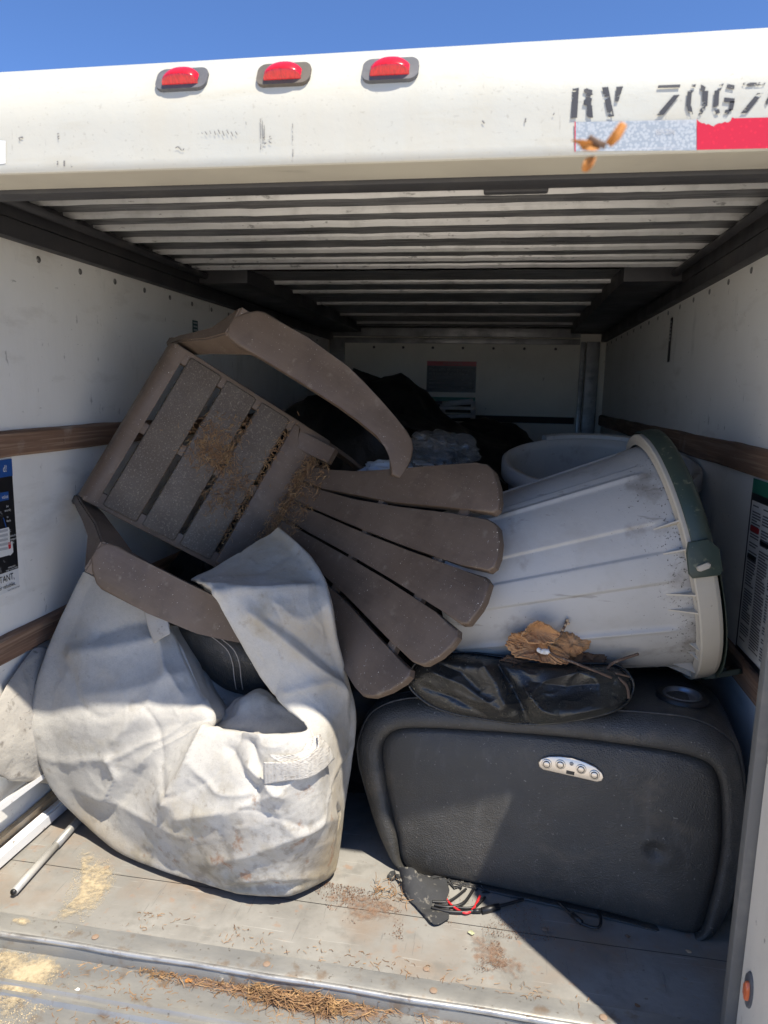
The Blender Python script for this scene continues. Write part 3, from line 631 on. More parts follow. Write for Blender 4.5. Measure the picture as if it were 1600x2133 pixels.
# needles, pollen and dust lying on the chair (in the chair's frame)
def needle(p, d, L_, r, bend, nrm):
    p = np.array(p); d = np.array(d, float); d /= np.linalg.norm(d); side = np.cross(d, nrm); q = [p, p+d*L_*.5+side*bend*L_, p+d*L_]
    return tube_geo(q, [r, r, r*.6], 3, False)
it = []
for k in range(3600):
    u = rnd.random(); x = .165-.33*u+rnd.gauss(0, .012)
    if rnd.random() < .8: y = .456+rnd.gauss(0, .016); z = .004+abs(rnd.gauss(0, .020)); 
    else: y = .46+rnd.random()*.03; z = .02+rnd.random()*.09
    if abs(x) > .18: continue
    it.append(needle((x, y, z), (rnd.gauss(0, 1), rnd.gauss(0, .6), rnd.gauss(0, .6)), rnd.uniform(.006, .022), .0009, rnd.uniform(-.2, .2), Z3))
for (cx, cy, sx, sy, n) in ((-.06, .165, .035, .03, 420), (-.03, .20, .02, .03, 250), (-.02, .235, .02, .04, 160), (.06, .262, .04, .02, 150), (.02, .29, .03, .03, 110), (-.13, .335, .05, .006, 120), (.08, .338, .08, .006, 130), (-.10, .224, .05, .006, 110)):
    for k in range(n): it.append(needle((cx+rnd.gauss(0, sx), cy+rnd.gauss(0, sy), .002+abs(rnd.gauss(0, .004))), (rnd.gauss(0, 1), rnd.gauss(0, 1), rnd.gauss(0, .25)), rnd.uniform(.006, .02), .0008, rnd.uniform(-.25, .25), Z3))
nd = pieces('needle_litter', it, M_NEEDLE, CH)
it = []
def crumb(p, r): 
    a = [np.array(p)+np.array([rnd.uniform(-1, 1), rnd.uniform(-1, 1), rnd.uniform(-1, 1)])*r for _ in range(4)]
    return a, [(0, 1, 2), (0, 2, 3), (0, 3, 1), (1, 3, 2)]
for k in range(170):
    ol = (o1, o2, o3, mir(o2), mir(o1))[rnd.randrange(5)]; j = rnd.randrange(3, 9); a = np.array(ol[j]); c = np.array(ol[(len(ol)-1-j) % len(ol)]); x, t = a+(c-a)*rnd.uniform(.15, .85)
    it.append(crumb(BO+BX*x+BT*t+BN*(.001+.02*(1-min(1, t/.22))**2), rnd.uniform(.0006, .0016)))
for k in range(60): it.append(crumb((rnd.uniform(-.39, -.30), rnd.uniform(.1, .5), .2+.238*rnd.uniform(.1, .5)*0+.0), .001))
for k in range(130): it.append(crumb((rnd.uniform(-.2, .22), rnd.uniform(.02, .33), .0025), rnd.uniform(.0005, .0012)))
pieces('pollen_specks', it, M_SPECK, CH)

# ------------------------------------------------------------------ large garbage can on its side
CAN = thing('garbage_can', 'large grey ribbed plastic garbage can lying on its side with green lid', 'garbage can')
Cc = np.array([.748, .642, .797]); az, el = math.radians(3.1), math.radians(14); ca = np.array([math.cos(el)*math.cos(az), math.cos(el)*math.sin(az), math.sin(el)])
e1 = np.cross(ca, [0, 0, 1.]); e1 /= np.linalg.norm(e1); e2 = np.cross(e1, ca)          # e1 towards camera (-y), e2 up
def canp(h, r, th): return Cc+ca*h+r*(math.cos(th)*e1+math.sin(th)*e2)
def wallr(h): return .288-.084*(-h)/.68     # h: 0 at rim, -.68 at base
REC = [(16, 30, .006), (-22, 2, .008), (66, 100, .007), (125, 150, .007), (170, 200, .007), (222, 250, .007), (272, 300, .007)]   # recessed panels, degrees
hs = [0, -.02, -.04, -.055, -.07, -.08, -.09, -.10, -.13, -.16, -.2, -.3, -.4, -.5, -.575, -.589, -.595]
NT = 720; V = []
for i in range(NT):
    th = 2*math.pi*i/NT
    for h in hs:
        r = wallr(h)
        dg = math.degrees(th); fade = min(1, max(0, (-h-.07)/.03))*min(1, max(0, (.575+h)/.02))
        for (a0, a1, dep) in REC:
            for dgg in (dg, dg-360):
                r -= .8*dep*fade*.25*(math.tanh((dgg-a0)/.5)+1)*(math.tanh((a1-dgg)/.5)+1)
        r += .005*fade*(math.exp(-((dg-58)/1.6)**2)+math.exp(-((dg-330-8)/1.6)**2)*.8)
        if h < -.575: r *= 1-.10*((-h-.575)/.02)
        V.append(canp(h, r, th))
body = link('body', V, grid_faces(NT, len(hs), True), M_CAN, CAN, True)
ga = body.data.attributes.new('grime', 'FLOAT', 'POINT'); ga.data.foreach_set('value', [1.1*max(0, 1+h/.20)*(.55+.45*math.cos(2*math.pi*i/NT)) for i in range(NT) for h in hs])
nb = len(hs); Vb = [V[i*nb+nb-1] for i in range(NT)]
link('base', Vb+[canp(-.59, 0, 0)], [(i, (i+1) % NT, NT) for i in range(NT)], M_CAN, CAN, True)
# rim band (cream) with a drop flange and gussets
rp_ = [(-.046, .288), (-.044, .298), (-.044, .310), (-.041, .3135), (-.004, .3125), (.004, .310), (.008, .300), (.008, .290), (-.002, .286)]
V = []
for i in range(120):
    th = 2*math.pi*i/120
    for (h, r) in rp_: V.append(canp(h, r, th))
rimo = link('rim', V, grid_faces(120, len(rp_), True), M_RIM, CAN, False)
for deg in (-72, -64, -54, -40, -33, -12, -4, 15, 27, 120, 150, 190, 230, 260):
    th = math.radians(deg)
    pts = [canp(-.044, .307, th), canp(-.044, .278, th), canp(-.10 if deg in (-64, -54, -12, -4, 15, 27) else -.065, wallr(-.13)-.004, th)]
    pt2 = [p_+.0035*(-math.sin(th)*e1+math.cos(th)*e2) for p_ in pts]
    link('gusset', pts+pt2, [(0, 1, 2), (5, 4, 3), (0, 3, 4, 1), (1, 4, 5, 2), (2, 5, 3, 0)], M_RIM, rimo)
# green lid fitted over the open end, its skirt covering the upper quarter
lp2 = [(-.034, .3165), (-.031, .320), (-.002, .320), (.008, .317), (.014, .300), (.016, .25), (.017, .12), (.017, .0)]
V = []
for i in range(140):
    th = 2*math.pi*i/140; deg = math.degrees(th)
    d = (deg-62+180) % 360-180; cov = .5*(math.tanh((54-abs(d))/1.2)+1)
    for (h, r) in lp2:
        hh = h if h > .005 else .009+(h-.009)*cov
        rr = r if h > .01 else r-(.0)*(1-cov)
        V.append(canp(hh, rr, th))
lid = link('lid', V, grid_faces(140, len(lp2), True), M_GREEN, CAN, True)
# lid latch tab with a cream peg
tq = math.radians(9); tO = canp(-.020, .325, tq); trd = math.cos(tq)*e1+math.sin(tq)*e2; tt = -math.sin(tq)*e1+math.cos(tq)*e2
latch = prism('latch', [(-.030, .028), (-.034, -.016), (-.028, -.027), (.026, -.030), (.034, -.022), (.036, .026), (.018, .05), (-.022, .05)], tO, ca, tt, trd, .010, M_GREEN, lid, .004)
prism('latch_peg', rrect(.028, .012, .005), tO+trd*.007-ca*.004-tt*.006, ca*math.cos(.2)+tt*math.sin(.2), tt*math.cos(.2)-ca*math.sin(.2), trd, .012, M_RIM, latch, .003)
tq2 = math.radians(-68); tO2 = canp(.0, .318, tq2)
prism('latch', rrect(.09, .06, .015), tO2+ca*.03, ca, -math.sin(tq2)*e1+math.cos(tq2)*e2, math.cos(tq2)*e1+math.sin(tq2)*e2, .012, M_GREEN, lid, .004)

# ------------------------------------------------------------------ second can standing behind
C2 = thing('garbage_can', 'grey open garbage can standing upright behind the fallen one', 'garbage can', loc=(.605, 1.30, 0))
C2.rotation_euler = (math.radians(11), 0, 0)
zr = 1.0
def c2p(h, r, th): return np.array([r*math.cos(th), r*math.sin(th), zr+h])
rr2 = [(0, .295), (-.004, .305), (-.05, .306), (-.055, .296), (-.058, .283), (-.10, .280), (-.5, .262), (-.98, .24), (-1.0, .22)]
ri2 = [(0, .295), (-.002, .280), (-.03, .276), (-.5, .256), (-.97, .234), (-.98, .0)]
V = []; 
for i in range(110):
    th = 2*math.pi*i/110
    for (h, r) in rr2: V.append(c2p(h, r, th))
link('body', V, grid_faces(110, len(rr2), True), M_CAN, C2, True)
V = []
for i in range(110):
    th = 2*math.pi*i/110
    for (h, r) in ri2: V.append(c2p(h, r, th))
link('inside', V, grid_faces(110, len(ri2), True), M_CAN, C2, True)
V = []; hp2 = [(-.075, .309), (-.07, .318), (.010, .318), (.014, .310), (.012, .292), (.0, .288)]
for i in range(30):
    th = math.radians(62+60*i/29)
    for (h, r) in hp2: V.append(c2p(h, r, th))
link('handle', V, grid_faces(30, len(hp2)), M_CAN, C2, False)

# ------------------------------------------------------------------ black leather recliner arm module
RC = thing('recliner_console', 'black leather recliner side section with chrome control panel, standing on the floor', 'recliner')
d_ = np.array([.705, -.098, 0]); d_ /= np.linalg.norm(d_); ln_ = math.radians(3)
n0 = np.cross(d_, [0, 0, 1.]); n0 = n0 if n0[1] < 0 else -n0
RU = np.array([0, 0, 1.])*math.cos(ln_)-n0*math.sin(ln_); RN = n0*math.cos(ln_)+np.array([0, 0, 1.])*math.sin(ln_); RO = np.array([.107, .379, .012])
def ruv(px, py): q = aP(px, py, RO, RN)-RO; return np.array([q@d_, q@RU])
panel = [ruv(*q) for q in [(848, 1812), (825, 1740), (805, 1650), (795, 1580), (800, 1545), (825, 1523), (875, 1517), (1000, 1523), (1130, 1532), (1250, 1545), (1370, 1562), (1440, 1577), (1482, 1598), (1500, 1640), (1505, 1720), (1500, 1790), (1480, 1880), (1455, 1945), (1400, 1940), (1280, 1908), (1100, 1866), (960, 1836)]]
outer = [ruv(*q) for q in [(836, 1812), (790, 1755), (758, 1660), (740, 1590), (742, 1545), (770, 1490), (840, 1462), (960, 1462), (1100, 1472), (1230, 1484), (1350, 1492), (1450, 1506), (1520, 1545), (1546, 1600), (1556, 1700), (1550, 1800), (1530, 1880), (1490, 1952), (1420, 1950), (1280, 1915), (1100, 1872), (950, 1838)]]
NP = 180
pc = cr(panel, NP, True); oc = cr(outer, NP, True); cen = pc.mean(0)
def rpt(uv, n): return RO+d_*uv[0]+RU*uv[1]+RN*n
V = []; nr = 26
dent = ruv(1365, 1768)
for i in range(NP):
    for j in range(nr):
        s = (j/(nr-1))**.8; uv = cen+(pc[i]-cen)*s
        dm = .014*(1-s**6)+.0025*fbm((uv[0], uv[1], 3), 5)*(1-s**8)
        dd = np.linalg.norm(uv-dent); dm -= .014*math.exp(-(dd/.016)**2); dm += .003*math.exp(-((dd-.03)/.012)**2)
        V.append(rpt(uv, dm-.010*(s > .995)))
F = grid_faces(NP, nr, True); link('front_panel', V, F, M_LEATH, RC, True)
V = []; ringdef = [(0., -.014), (.02, -.004), (.07, .007), (.2, .014), (.45, .013), (.7, .006), (.88, -.006), (1.0, -.026)]
for i in range(NP):
    for (b_, n) in ringdef:
        uv = pc[i]+(oc[i]-pc[i])*b_; V.append(rpt(uv, n+.002*fbm((uv[0], uv[1], 9), 9)))
link('front_border', V, grid_faces(NP, len(ringdef), True), M_LEATH, RC, True)
V = []; ocen = oc.mean(0)
for i in range(NP):
    for (s, n) in ((1.0, -.028), (1.012, -.038), (1.018, -.06), (1.018, -.12), (1.012, -.20), (1.0, -.27), (.97, -.315), (.9, -.335), (.5, -.34), (.02, -.34)):
        uv = ocen+(oc[i]-ocen)*s; q = rpt(uv, -.026)+n0*(n+.026)
        q = q+RU*.004*fbm(q, 6); q[2] = max(q[2], .004+.002*(n < -.03)); V.append(q)
link('body', V, grid_faces(NP, 10, True), M_LEATH, RC, True)
tube('piping', [rpt(oc[i % NP]*1.0, -.024) for i in range(NP+1)], .0032, M_PIPE, RC, 6)
tube('seam', [rpt(ocen+(oc[i]-ocen)*1.019, -.058) for i in range(20, 130)], .0018, M_PIPE, RC, 5)
# control panel
cq = ruv(1190, 1595); cO = rpt(cq, .0155); ang = -.06
cx_ = d_*math.cos(ang)+RU*math.sin(ang); cy_ = RU*math.cos(ang)-d_*math.sin(ang)
arc = [(-.070, -.012), (-.073, -.002), (-.068, .008), (-.052, .018), (-.028, .0245), (0, .0265), (.028, .0245), (.052, .018), (.068, .008), (.073, -.002), (.070, -.012), (.060, -.017), (-.060, -.017)]
cp = prism('control_panel', arc, cO+RN*.003, cx_, cy_, RN, .010, M_CHROME, RC, .0025, 3)
circ = lambda r, n=20: [(r*math.cos(a), r*math.sin(a)) for a in np.linspace(0, 2*math.pi, n, endpoint=False)]
for (x, y) in ((-.054, 0), (-.024, .006), (.022, .006), (.052, 0)):
    bt = prism('button', circ(.0115), cO+cx_*x+cy_*y+RN*.0055, cx_, cy_, RN, .005, M_CHROME, cp, .002, 2)
    prism('button_ring', circ(.0082), cO+cx_*x+cy_*y+RN*.0062, cx_, cy_, RN, .004, M_BLACK, bt, 0)
    prism('button_cap', circ(.0070), cO+cx_*x+cy_*y+RN*.0078, cx_, cy_, RN, .004, M_CHROME, bt, .0015)
prism('power_button', circ(.0045), cO+cy_*.0135+RN*.0048, cx_, cy_, RN, .004, M_CUP, cp, .001)
prism('usb_port', [(-.009, -.004), (.009, -.004), (.009, .004), (-.009, .004)], cO+cy_*-.0085+RN*.0036, cx_, cy_, RN, .003, M_BLACK, cp, 0)
# cup holder on the top face
up_ = RU; bk_ = -RN
ZTOP = rpt(np.array([.55, ruv(1400, 1499)[1]]), -.05)[2]+.006
def topz(px, py, lift=0): return aZ(px, py, ZTOP+lift)
RUv = np.array([0, 0, 1.]); bk_ = -n0
co = topz(1421, 1450, .004)
V = []; cpz = [(.058, -.004), (.056, .006), (.052, .008), (.046, .007), (.043, .004)]
for i in range(48):
    a = 2*math.pi*i/48
    for (r, h) in cpz: V.append(co+d_*r*math.cos(a)+bk_*r*math.sin(a)+RUv*h)
cup = link('cup_holder', V, grid_faces(48, len(cpz), True), M_BLACK, RC, True)
V = []
for i in range(48):
    a = 2*math.pi*i/48
    for (r, h) in ((.0432, .0045), (.0415, .008), (.039, .007), (.0375, .002), (.036, -.004), (.030, -.0045), (.0, -.0045)): V.append(co+d_*r*math.cos(a)+bk_*r*math.sin(a)+RUv*h)
link('cup_ring', V, grid_faces(48, 7, True), M_CUP, cup, True)
# loose puckered leather pad over the top edge
padpx = [(852, 1428), (862, 1388), (900, 1366), (960, 1360), (1030, 1368), (1090, 1378), (1160, 1384), (1230, 1384), (1285, 1388), (1313, 1412), (1318, 1440), (1300, 1470), (1255, 1490), (1170, 1506), (1090, 1510), (1010, 1500), (945, 1488), (890, 1466)]
def pad_pt(x, y):
    r_ = ray(x, y); sm = min(1, max(0, (1470-y)/85)); sm = sm*sm*(3-2*sm); t1 = (ZTOP+.012+.060*sm-CAM[2])/r_[2]; t2 = ((RO+RN*.016-CAM)@RN)/(r_@RN); k = .035
    t = max(t1, t2)+k*math.log(1+math.exp(-abs(t1-t2)/k)); t -= k*.35
    return CAM+r_*t, r_/np.linalg.norm(r_)
PADF = [([(1035, 1380), (1060, 1420), (1085, 1465), (1100, 1505)], -.030, 12), ([(1000, 1375), (1030, 1420), (1050, 1470)], .018, 14), ([(900, 1400), (960, 1425), (1040, 1480)], .016, 12), ([(880, 1430), (950, 1455), (1020, 1495)], -.014, 10), ([(1095, 1440), (1130, 1480), (1165, 1496), (1260, 1475)], .022, 14), ([(1110, 1420), (1180, 1430), (1280, 1420)], -.010, 16), ([(920, 1385), (960, 1400), (1000, 1440)], -.012, 10)]
pp = cr(padpx, 200, True); pcc = pp.mean(0)
V = []; nr = 44
for i in range(200):
    for j in range(nr):
        s = min(1, j/(nr-4)); q2 = pcc+(pp[i]-pcc)*s; q, rd = pad_pt(*q2)
        e = 1-s**10
        h = .036*e+.012*fbm(q, 7, 3, 2)*e+.007*(ridge(q, 6, 4)**5-.1)*e+.004*(ridge(q, 14, 6)**5-.1)*e
        for pl, am, w in PADF:
            d2 = seg_d(q2[0], q2[1], pl)
            if d2 < 30*w*w: h += am*math.exp(-math.sqrt(d2)/w)*e
        h += .012*math.exp(-((q2[0]-1175)/70)**2-((q2[1]-1478)/22)**2)
        if j >= nr-3: h -= .006*(j-(nr-4))
        V.append(q-rd*h)
pad = link('armrest_pad', V, grid_faces(200, nr, True), M_LEATHD, RC, True)
tube('pad_piping', [pad_pt(*pp[i % 200])[0]+np.array([0, -.004, .004]) for i in range(201)], .0032, M_LEATHD, pad, 6)
# torn lining flap and wiring below the left corner
fl = [[(832, 1806), (855, 1808), (880, 1820), (925, 1835)], [(838, 1840), (862, 1845), (900, 1850), (935, 1858)], [(848, 1880), (870, 1884), (905, 1888), (930, 1892)], [(866, 1925), (885, 1928), (915, 1925), (934, 1922)], [(888, 1958), (900, 1960), (915, 1958), (934, 1945)]]
fz = [.09, .075, .055, .03, .006]
C = []
for k, row in enumerate(fl):
    yv = .335-.030*k
    C.append([aY(x, y, yv-.02*math.sin(j*1.2)) for j, (x, y) in enumerate(row)])
C = [[np.array([p_[0], p_[1], max(.006, p_[2])]) for p_ in row] for row in C]
def fdisp(P, N, u, v): return .006*fbm(P, 22, 3)+.006*math.sin(v*7)*(1-u)
surf('torn_lining', C, 30, 24, M_FELT, RC, fdisp, thick=.003)
for (cx, cy, r) in ((905, 1872, .035), (940, 1862, .03), (830, 1835, .022), (880, 1838, .03), (985, 1872, .03)):
    c0 = aY(cx, cy, .345); V = [c0]; 
    for k in range(14):
        a = 2*math.pi*k/14; rr = r*(.5+.7*rnd.random()); V.append(c0+np.array([math.cos(a)*rr*1.3, rnd.uniform(-.02, .02), max(-c0[2]+.004, math.sin(a)*rr*.7)]))
    o = link('torn_lining', V, [(0, 1+k, 1+(k+1) % 14) for k in range(14)], M_FELT, RC); md = o.modifiers.new('t', 'SOLIDIFY'); md.thickness = .003
def pxpath(pts, y): return [np.maximum(aY(a, b, y if not hasattr(y, '__len__') else y[i]), [-9, -9, .005]) for i, (a, b) in enumerate(pts)]
tube('red_wire', cr(pxpath([(922, 1876), (938, 1898), (960, 1918), (975, 1912), (988, 1890), (1000, 1866)], [.30, .27, .25, .25, .27, .31]), 40), .0028, M_WRED, RC)
for pts, y, r in (([(898, 1912), (930, 1916), (965, 1908), (1000, 1898), (1050, 1885), (1090, 1876)], [.25, .245, .25, .265, .29, .32], .0036), ([(905, 1905), (935, 1905), (965, 1892), (985, 1868)], [.26, .26, .28, .33], .0036), ([(900, 1898), (935, 1892), (970, 1876)], [.27, .28, .33], .003),
                  ([(1165, 1880), (1190, 1905), (1215, 1925), (1245, 1932), (1252, 1915), (1245, 1898)], [.315, .285, .26, .255, .28, .31], .0034), ([(950, 1905), (985, 1900), (1010, 1880)], [.262, .27, .31], .003)):
    tube('cable', cr(pxpath(pts, y), 50), r, M_BLACK, RC)
tube('cable_plug', pxpath([(1004, 1900), (1040, 1888)], [.262, .282]), .0075, M_BLACK, RC)
tube('cable_plug', pxpath([(1192, 1905), (1212, 1922)], [.284, .263]), .0065, M_BLACK, RC)
tube('cable_boot', pxpath([(985, 1905), (1002, 1900)], [.258, .262]), .0052, M_BLACK, RC)

# ------------------------------------------------------------------ bark, chips and twigs lying on the pad
def slab(name, pxs, y, th, m, label, cat, curl=.02, tilt=0.0, seed=1):
    """small irregular plate: outline in pixels on a tilted plane at depth y"""
    c = np.mean(np.array(pxs), 0); O = aY(c[0], c[1], y); n = np.array([.1, -math.cos(tilt), math.sin(tilt)]); n /= np.linalg.norm(n)
    ol = [aP(a, b, O, n) for a, b in pxs]; k = 96; rj = random.Random(seed); L0 = len(ol); q = np.array([ol[int(i*L0/k)]+(ol[(int(i*L0/k)+1) % L0]-ol[int(i*L0/k)])*((i*L0/k) % 1) for i in range(k)]); q = np.array([p_+(p_-O)*(rj.uniform(-.05, .05)+.10*fbm(p_, 50, 3, seed)) for p_ in q]); cc = q.mean(0); V = []; nr_ = 10
    for i in range(k):
        for j in range(nr_):
            s = j/(nr_-1); p_ = cc+(q[i]-cc)*s; V.append(p_+n*(curl*(s*s-.5)+.010*fbm(p_, 26, 3, seed)+.006*(ridge(p_, 30, seed)**3)))
    o = link(name, V, grid_faces(k, nr_, True), m, None, False); md = o.modifiers.new('thickness', 'SOLIDIFY'); md.thickness = th; md.offset = -1
    return tag(o, label, cat)
slab('bark_piece', [(1058, 1335), (1066, 1322), (1090, 1318), (1105, 1312), (1122, 1310), (1132, 1322), (1136, 1338), (1150, 1348), (1170, 1356), (1182, 1366), (1176, 1380), (1150, 1382), (1110, 1372), (1075, 1366), (1060, 1352)], .375, .004, M_BARK, 'larger curled orange-brown bark piece on the torn leather pad', 'bark', .02, .3, 3)
slab('bark_piece', [(1140, 1340), (1160, 1322), (1180, 1315), (1205, 1318), (1225, 1328), (1234, 1330), (1230, 1352), (1212, 1360), (1200, 1370), (1172, 1362), (1150, 1352)], .385, .004, M_BARK, 'smaller dark brown bark piece leaning behind the larger one', 'bark', -.02, .3, 5)
slab('bark_piece', [(1048, 1376), (1070, 1366), (1130, 1372), (1190, 1378), (1240, 1372), (1258, 1368), (1260, 1380), (1225, 1390), (1150, 1394), (1080, 1390)], .40, .014, M_BARKD, 'flat ragged dark bark strip lying under the curled bark', 'bark', .006, 1.1, 8)
slab('bark_piece', [(1085, 1322), (1100, 1300), (1118, 1292), (1140, 1302), (1162, 1318), (1150, 1334), (1120, 1338), (1098, 1336)], .352, .003, M_BARK, 'topmost tan bark curl standing behind the larger piece', 'bark', .025, .15, 13)
slab('wood_chip', [(1042, 1386), (1090, 1390), (1160, 1392), (1220, 1392), (1268, 1394), (1266, 1408), (1230, 1416), (1190, 1412), (1150, 1418), (1110, 1410), (1070, 1402)], .375, .008, M_CHIP, 'long pale split wood chip on the front of the leather pad', 'wood chip', .004, .9, 2)
slab('lichen_tuft', [(1136, 1396), (1150, 1392), (1175, 1394), (1180, 1402), (1165, 1408), (1145, 1406)], .36, .006, M_LICHEN, 'small greenish lichen tuft on the pale wood chip', 'lichen', .0, .9, 4)
slab('white_pebble', [(1124, 1354), (1132, 1351), (1144, 1354), (1147, 1360), (1138, 1364), (1126, 1361)], .345, .010, M_WHITE, 'small white crumb sitting on the bark piece', 'crumb', -.004, .3, 6)
tw_ = thing('twig', 'knobbly grey-brown twig sticking up between the bark pieces', 'twig')
tube('stem', cr(pxpath([(1182, 1290), (1176, 1305), (1165, 1325), (1145, 1345), (1150, 1362), (1190, 1378), (1240, 1398), (1275, 1412)], [.38, .38, .375, .37, .36, .355, .35, .345]), 40), [.0032]*40, M_TWIG, tw_, 6)
tube('stem', cr(pxpath([(1135, 1340), (1150, 1333), (1165, 1322)], [.37, .37, .375]), 12), [.0025]*12, M_TWIG, tw_, 6)
for (a, b) in ((1182, 1292), (1178, 1302), (1172, 1312), (1184, 1298)):
    c0 = aY(a, b, .378); bm = bmesh.new(); bmesh.ops.create_icosphere(bm, subdivisions=1, radius=.004)
    for v in bm.verts: v.co = v.co+Vector(c0)
    finish(bm, 'bud', M_CHIP, tw_)
t2 = thing('twig', 'dark lichen-covered twig bent across the right end of the pad', 'twig')
tube('stem', cr(pxpath([(1330, 1362), (1300, 1372), (1275, 1382), (1265, 1400), (1288, 1412), (1306, 1430), (1310, 1455)], [.40, .39, .38, .37, .36, .35, .34]), 40), [.0034]*40, M_TWIG, t2, 6)
tube('stem', cr(pxpath([(1268, 1400), (1290, 1404), (1312, 1410)], [.37, .36, .36]), 12), [.002]*12, M_TWIG, t2, 6)
sh = slab('plastic_shard', [(1110, 1312), (1125, 1304), (1140, 1306), (1145, 1322), (1140, 1335), (1125, 1332)], .40, .004, M_GLASSB, 'grey-blue plastic shard poking up behind the bark', 'shard', .002, .2, 7)

# ------------------------------------------------------------------ big grey fabric cover, a slumped sack with its mouth open round the chair arm
CV = thing('fabric_cover', 'large slumped grey-white fabric furniture cover, stained, its mouth open round the chair arm', 'cover')
def PY(x, y, d): return aY(x, y, d)
# stations: outer px, outer depth, inner px, inner depth, bulge towards camera
ST = [
 ((178, 1190), .47, (352, 1300), .45, .03),
 ((128, 1290), .43, (378, 1360), .40, .03),
 ((84, 1400), .36, (408, 1430), .34, .03),
 ((64, 1500), .315, (436, 1478), .29, .02),
 ((78, 1568), .32, (442, 1500), .28, .02),
 ((115, 1650), .34, (434, 1518), .27, .03),
 ((175, 1712), .34, (446, 1524), .255, .045),
 ((250, 1778), .29, (470, 1528), .23, .055),
 ((340, 1838), .25, (500, 1532), .21, .06),
 ((430, 1870), .225, (530, 1535), .18, .06),
 ((510, 1881), .205, (556, 1536), .175, .055),
 ((590, 1878), .215, (590, 1536), .18, .06),
 ((640, 1852), .25, (615, 1534), .19, .07),
 ((690, 1832), .31, (632, 1530), .20, .08),
 ((706, 1780), .36, (642, 1524), .21, .09),
 ((718, 1680), .40, (641, 1512), .225, .09),
 ((735, 1570), .42, (626, 1496), .25, .08),
 ((742, 1484), .42, (600, 1474), .28, .06),
 ((722, 1400), .40, (562, 1432), .30, .05),
 ((704, 1330), .37, (515, 1362), .29, .04),
 ((692, 1262), .36, (470, 1285), .27, .02),
 ((676, 1205), .42, (440, 1224), .275, .0),
 ((640, 1150), .50, (418, 1212), .38, .0),
 ((584, 1100), .60, (400, 1206), .47, .0)]
ctrl = []
for (o, do, i_, di, bl) in ST:
    o = np.array(o, float); i_ = np.array(i_, float); row = []
    O3 = PY(*o, do); I3 = PY(*i_, di); cb = np.array([-.42, .62, .32])
    floorz = lambda q: np.array([q[0], q[1], max(q[2], .012)])
    row.append(floorz(O3+(cb-O3)*.55+np.array([0, .18, 0])*(bl > .03)))
    row.append(floorz(O3+(cb-O3)*.16+np.array([0, .10, -.01])))
    row.append(floorz(O3))
    for t, bb in ((.12, .45), (.3, .85), (.5, 1.0), (.7, .8), (.88, .4)):
        pxy = o+(i_-o)*t; dep = do+(di-do)*t-bl*bb
        row.append(floorz(PY(*pxy, dep)))
    row.append(I3)
    row.append(I3+np.array([0, .018, -.004])+(cb-I3)*.02)
    row.append(I3+np.array([0, .07, -.03])+(cb-I3)*.06)
    row.append(I3+np.array([0, .14, -.10])+(cb-I3)*.15)
    ctrl.append(row)
# named folds: polylines in pixels with a push towards the viewer (+) or away (-), width in px
FOLDS = [([(440, 1530), (405, 1590), (370, 1640), (355, 1670)], .022, 16), ([(300, 1590), (330, 1560), (400, 1530), (435, 1500)], .012, 30), ([(520, 1545), (548, 1620), (520, 1670)], -.014, 18), ([(520, 1600), (560, 1640), (590, 1655)], .012, 14),
         ([(480, 1560), (505, 1610), (540, 1660)], -.012, 16), ([(150, 1360), (230, 1350), (330, 1330)], .014, 18), ([(200, 1320), (260, 1300), (340, 1290)], -.014, 18), ([(180, 1450), (260, 1440), (380, 1410)], .010, 22), ([(240, 1540), (300, 1480), (350, 1400)], .010, 26),
         ([(450, 1235), (540, 1232), (640, 1228), (685, 1215)], .016, 12), ([(520, 1275), (570, 1310), (650, 1380), (720, 1440)], .016, 20), ([(560, 1290), (620, 1330), (690, 1390)], -.012, 16), ([(600, 1440), (680, 1420), (735, 1460)], .012, 18), ([(380, 1700), (480, 1690), (580, 1650), (640, 1600)], .012, 20),
         ([(150, 1640), (260, 1680), (380, 1740)], .008, 22), ([(300, 1600), (260, 1660), (220, 1700)], -.008, 16), ([(440, 1800), (520, 1780), (620, 1740), (700, 1700)], .008, 20), ([(470, 1838), (560, 1828), (660, 1830)], .012, 9), ([(470, 1858), (560, 1850), (650, 1848)], -.010, 9), ([(330, 1330), (345, 1400), (380, 1450)], .012, 14), ([(230, 1580), (245, 1620), (225, 1660)], .010, 10)]
def cdisp(P, N, u, v):
    sg = -1 if N[1] > 0 else 1
    wv = np.array([fbm(P, 3, 2, 11), fbm(P, 3, 2, 17), fbm(P, 3, 2, 23)])*.12
    eg = min(1, max(.25, (v-.16)/.12)); h = eg*(.006*fbm(P, 3.0, 2, 3)+.006*(ridge(P+wv, 1.7, 1)**12-.05)-.004*(ridge(P+wv, 2.1, 31)**14-.05)+.0016*(ridge(P+wv, 5, 7)**10-.08))+.0009*fbm(P, 26, 3, 5)
    if .22 < v < .76:
        px, py = project(P)
        for pl, amp, w in FOLDS:
            d2 = seg_d(px, py, pl)
            if d2 < 9*w*w: h += 1.25*amp*math.exp(-math.sqrt(d2)/w)*min(1, (v-.22)/.08)*min(1, (.76-v)/.05)
    return sg*h
cl = surf('cloth', ctrl, 260, 190, M_FABRIC, CV, cdisp)
at_ = cl.data.attributes.new('grime', 'FLOAT', 'POINT'); gv = []
for v in cl.data.vertices:
    gx, gy = project(np.array(v.co)); gv.append(max(0, min(1, .15+.75*(gy-1560)/260))*max(.45, min(1, .35+(gx-150)/450))+.35*math.exp(-((gx-560)/90)**2-((gy-1300)/40)**2)+.25*(gy < 1215))
at_.data.foreach_set('value', gv)
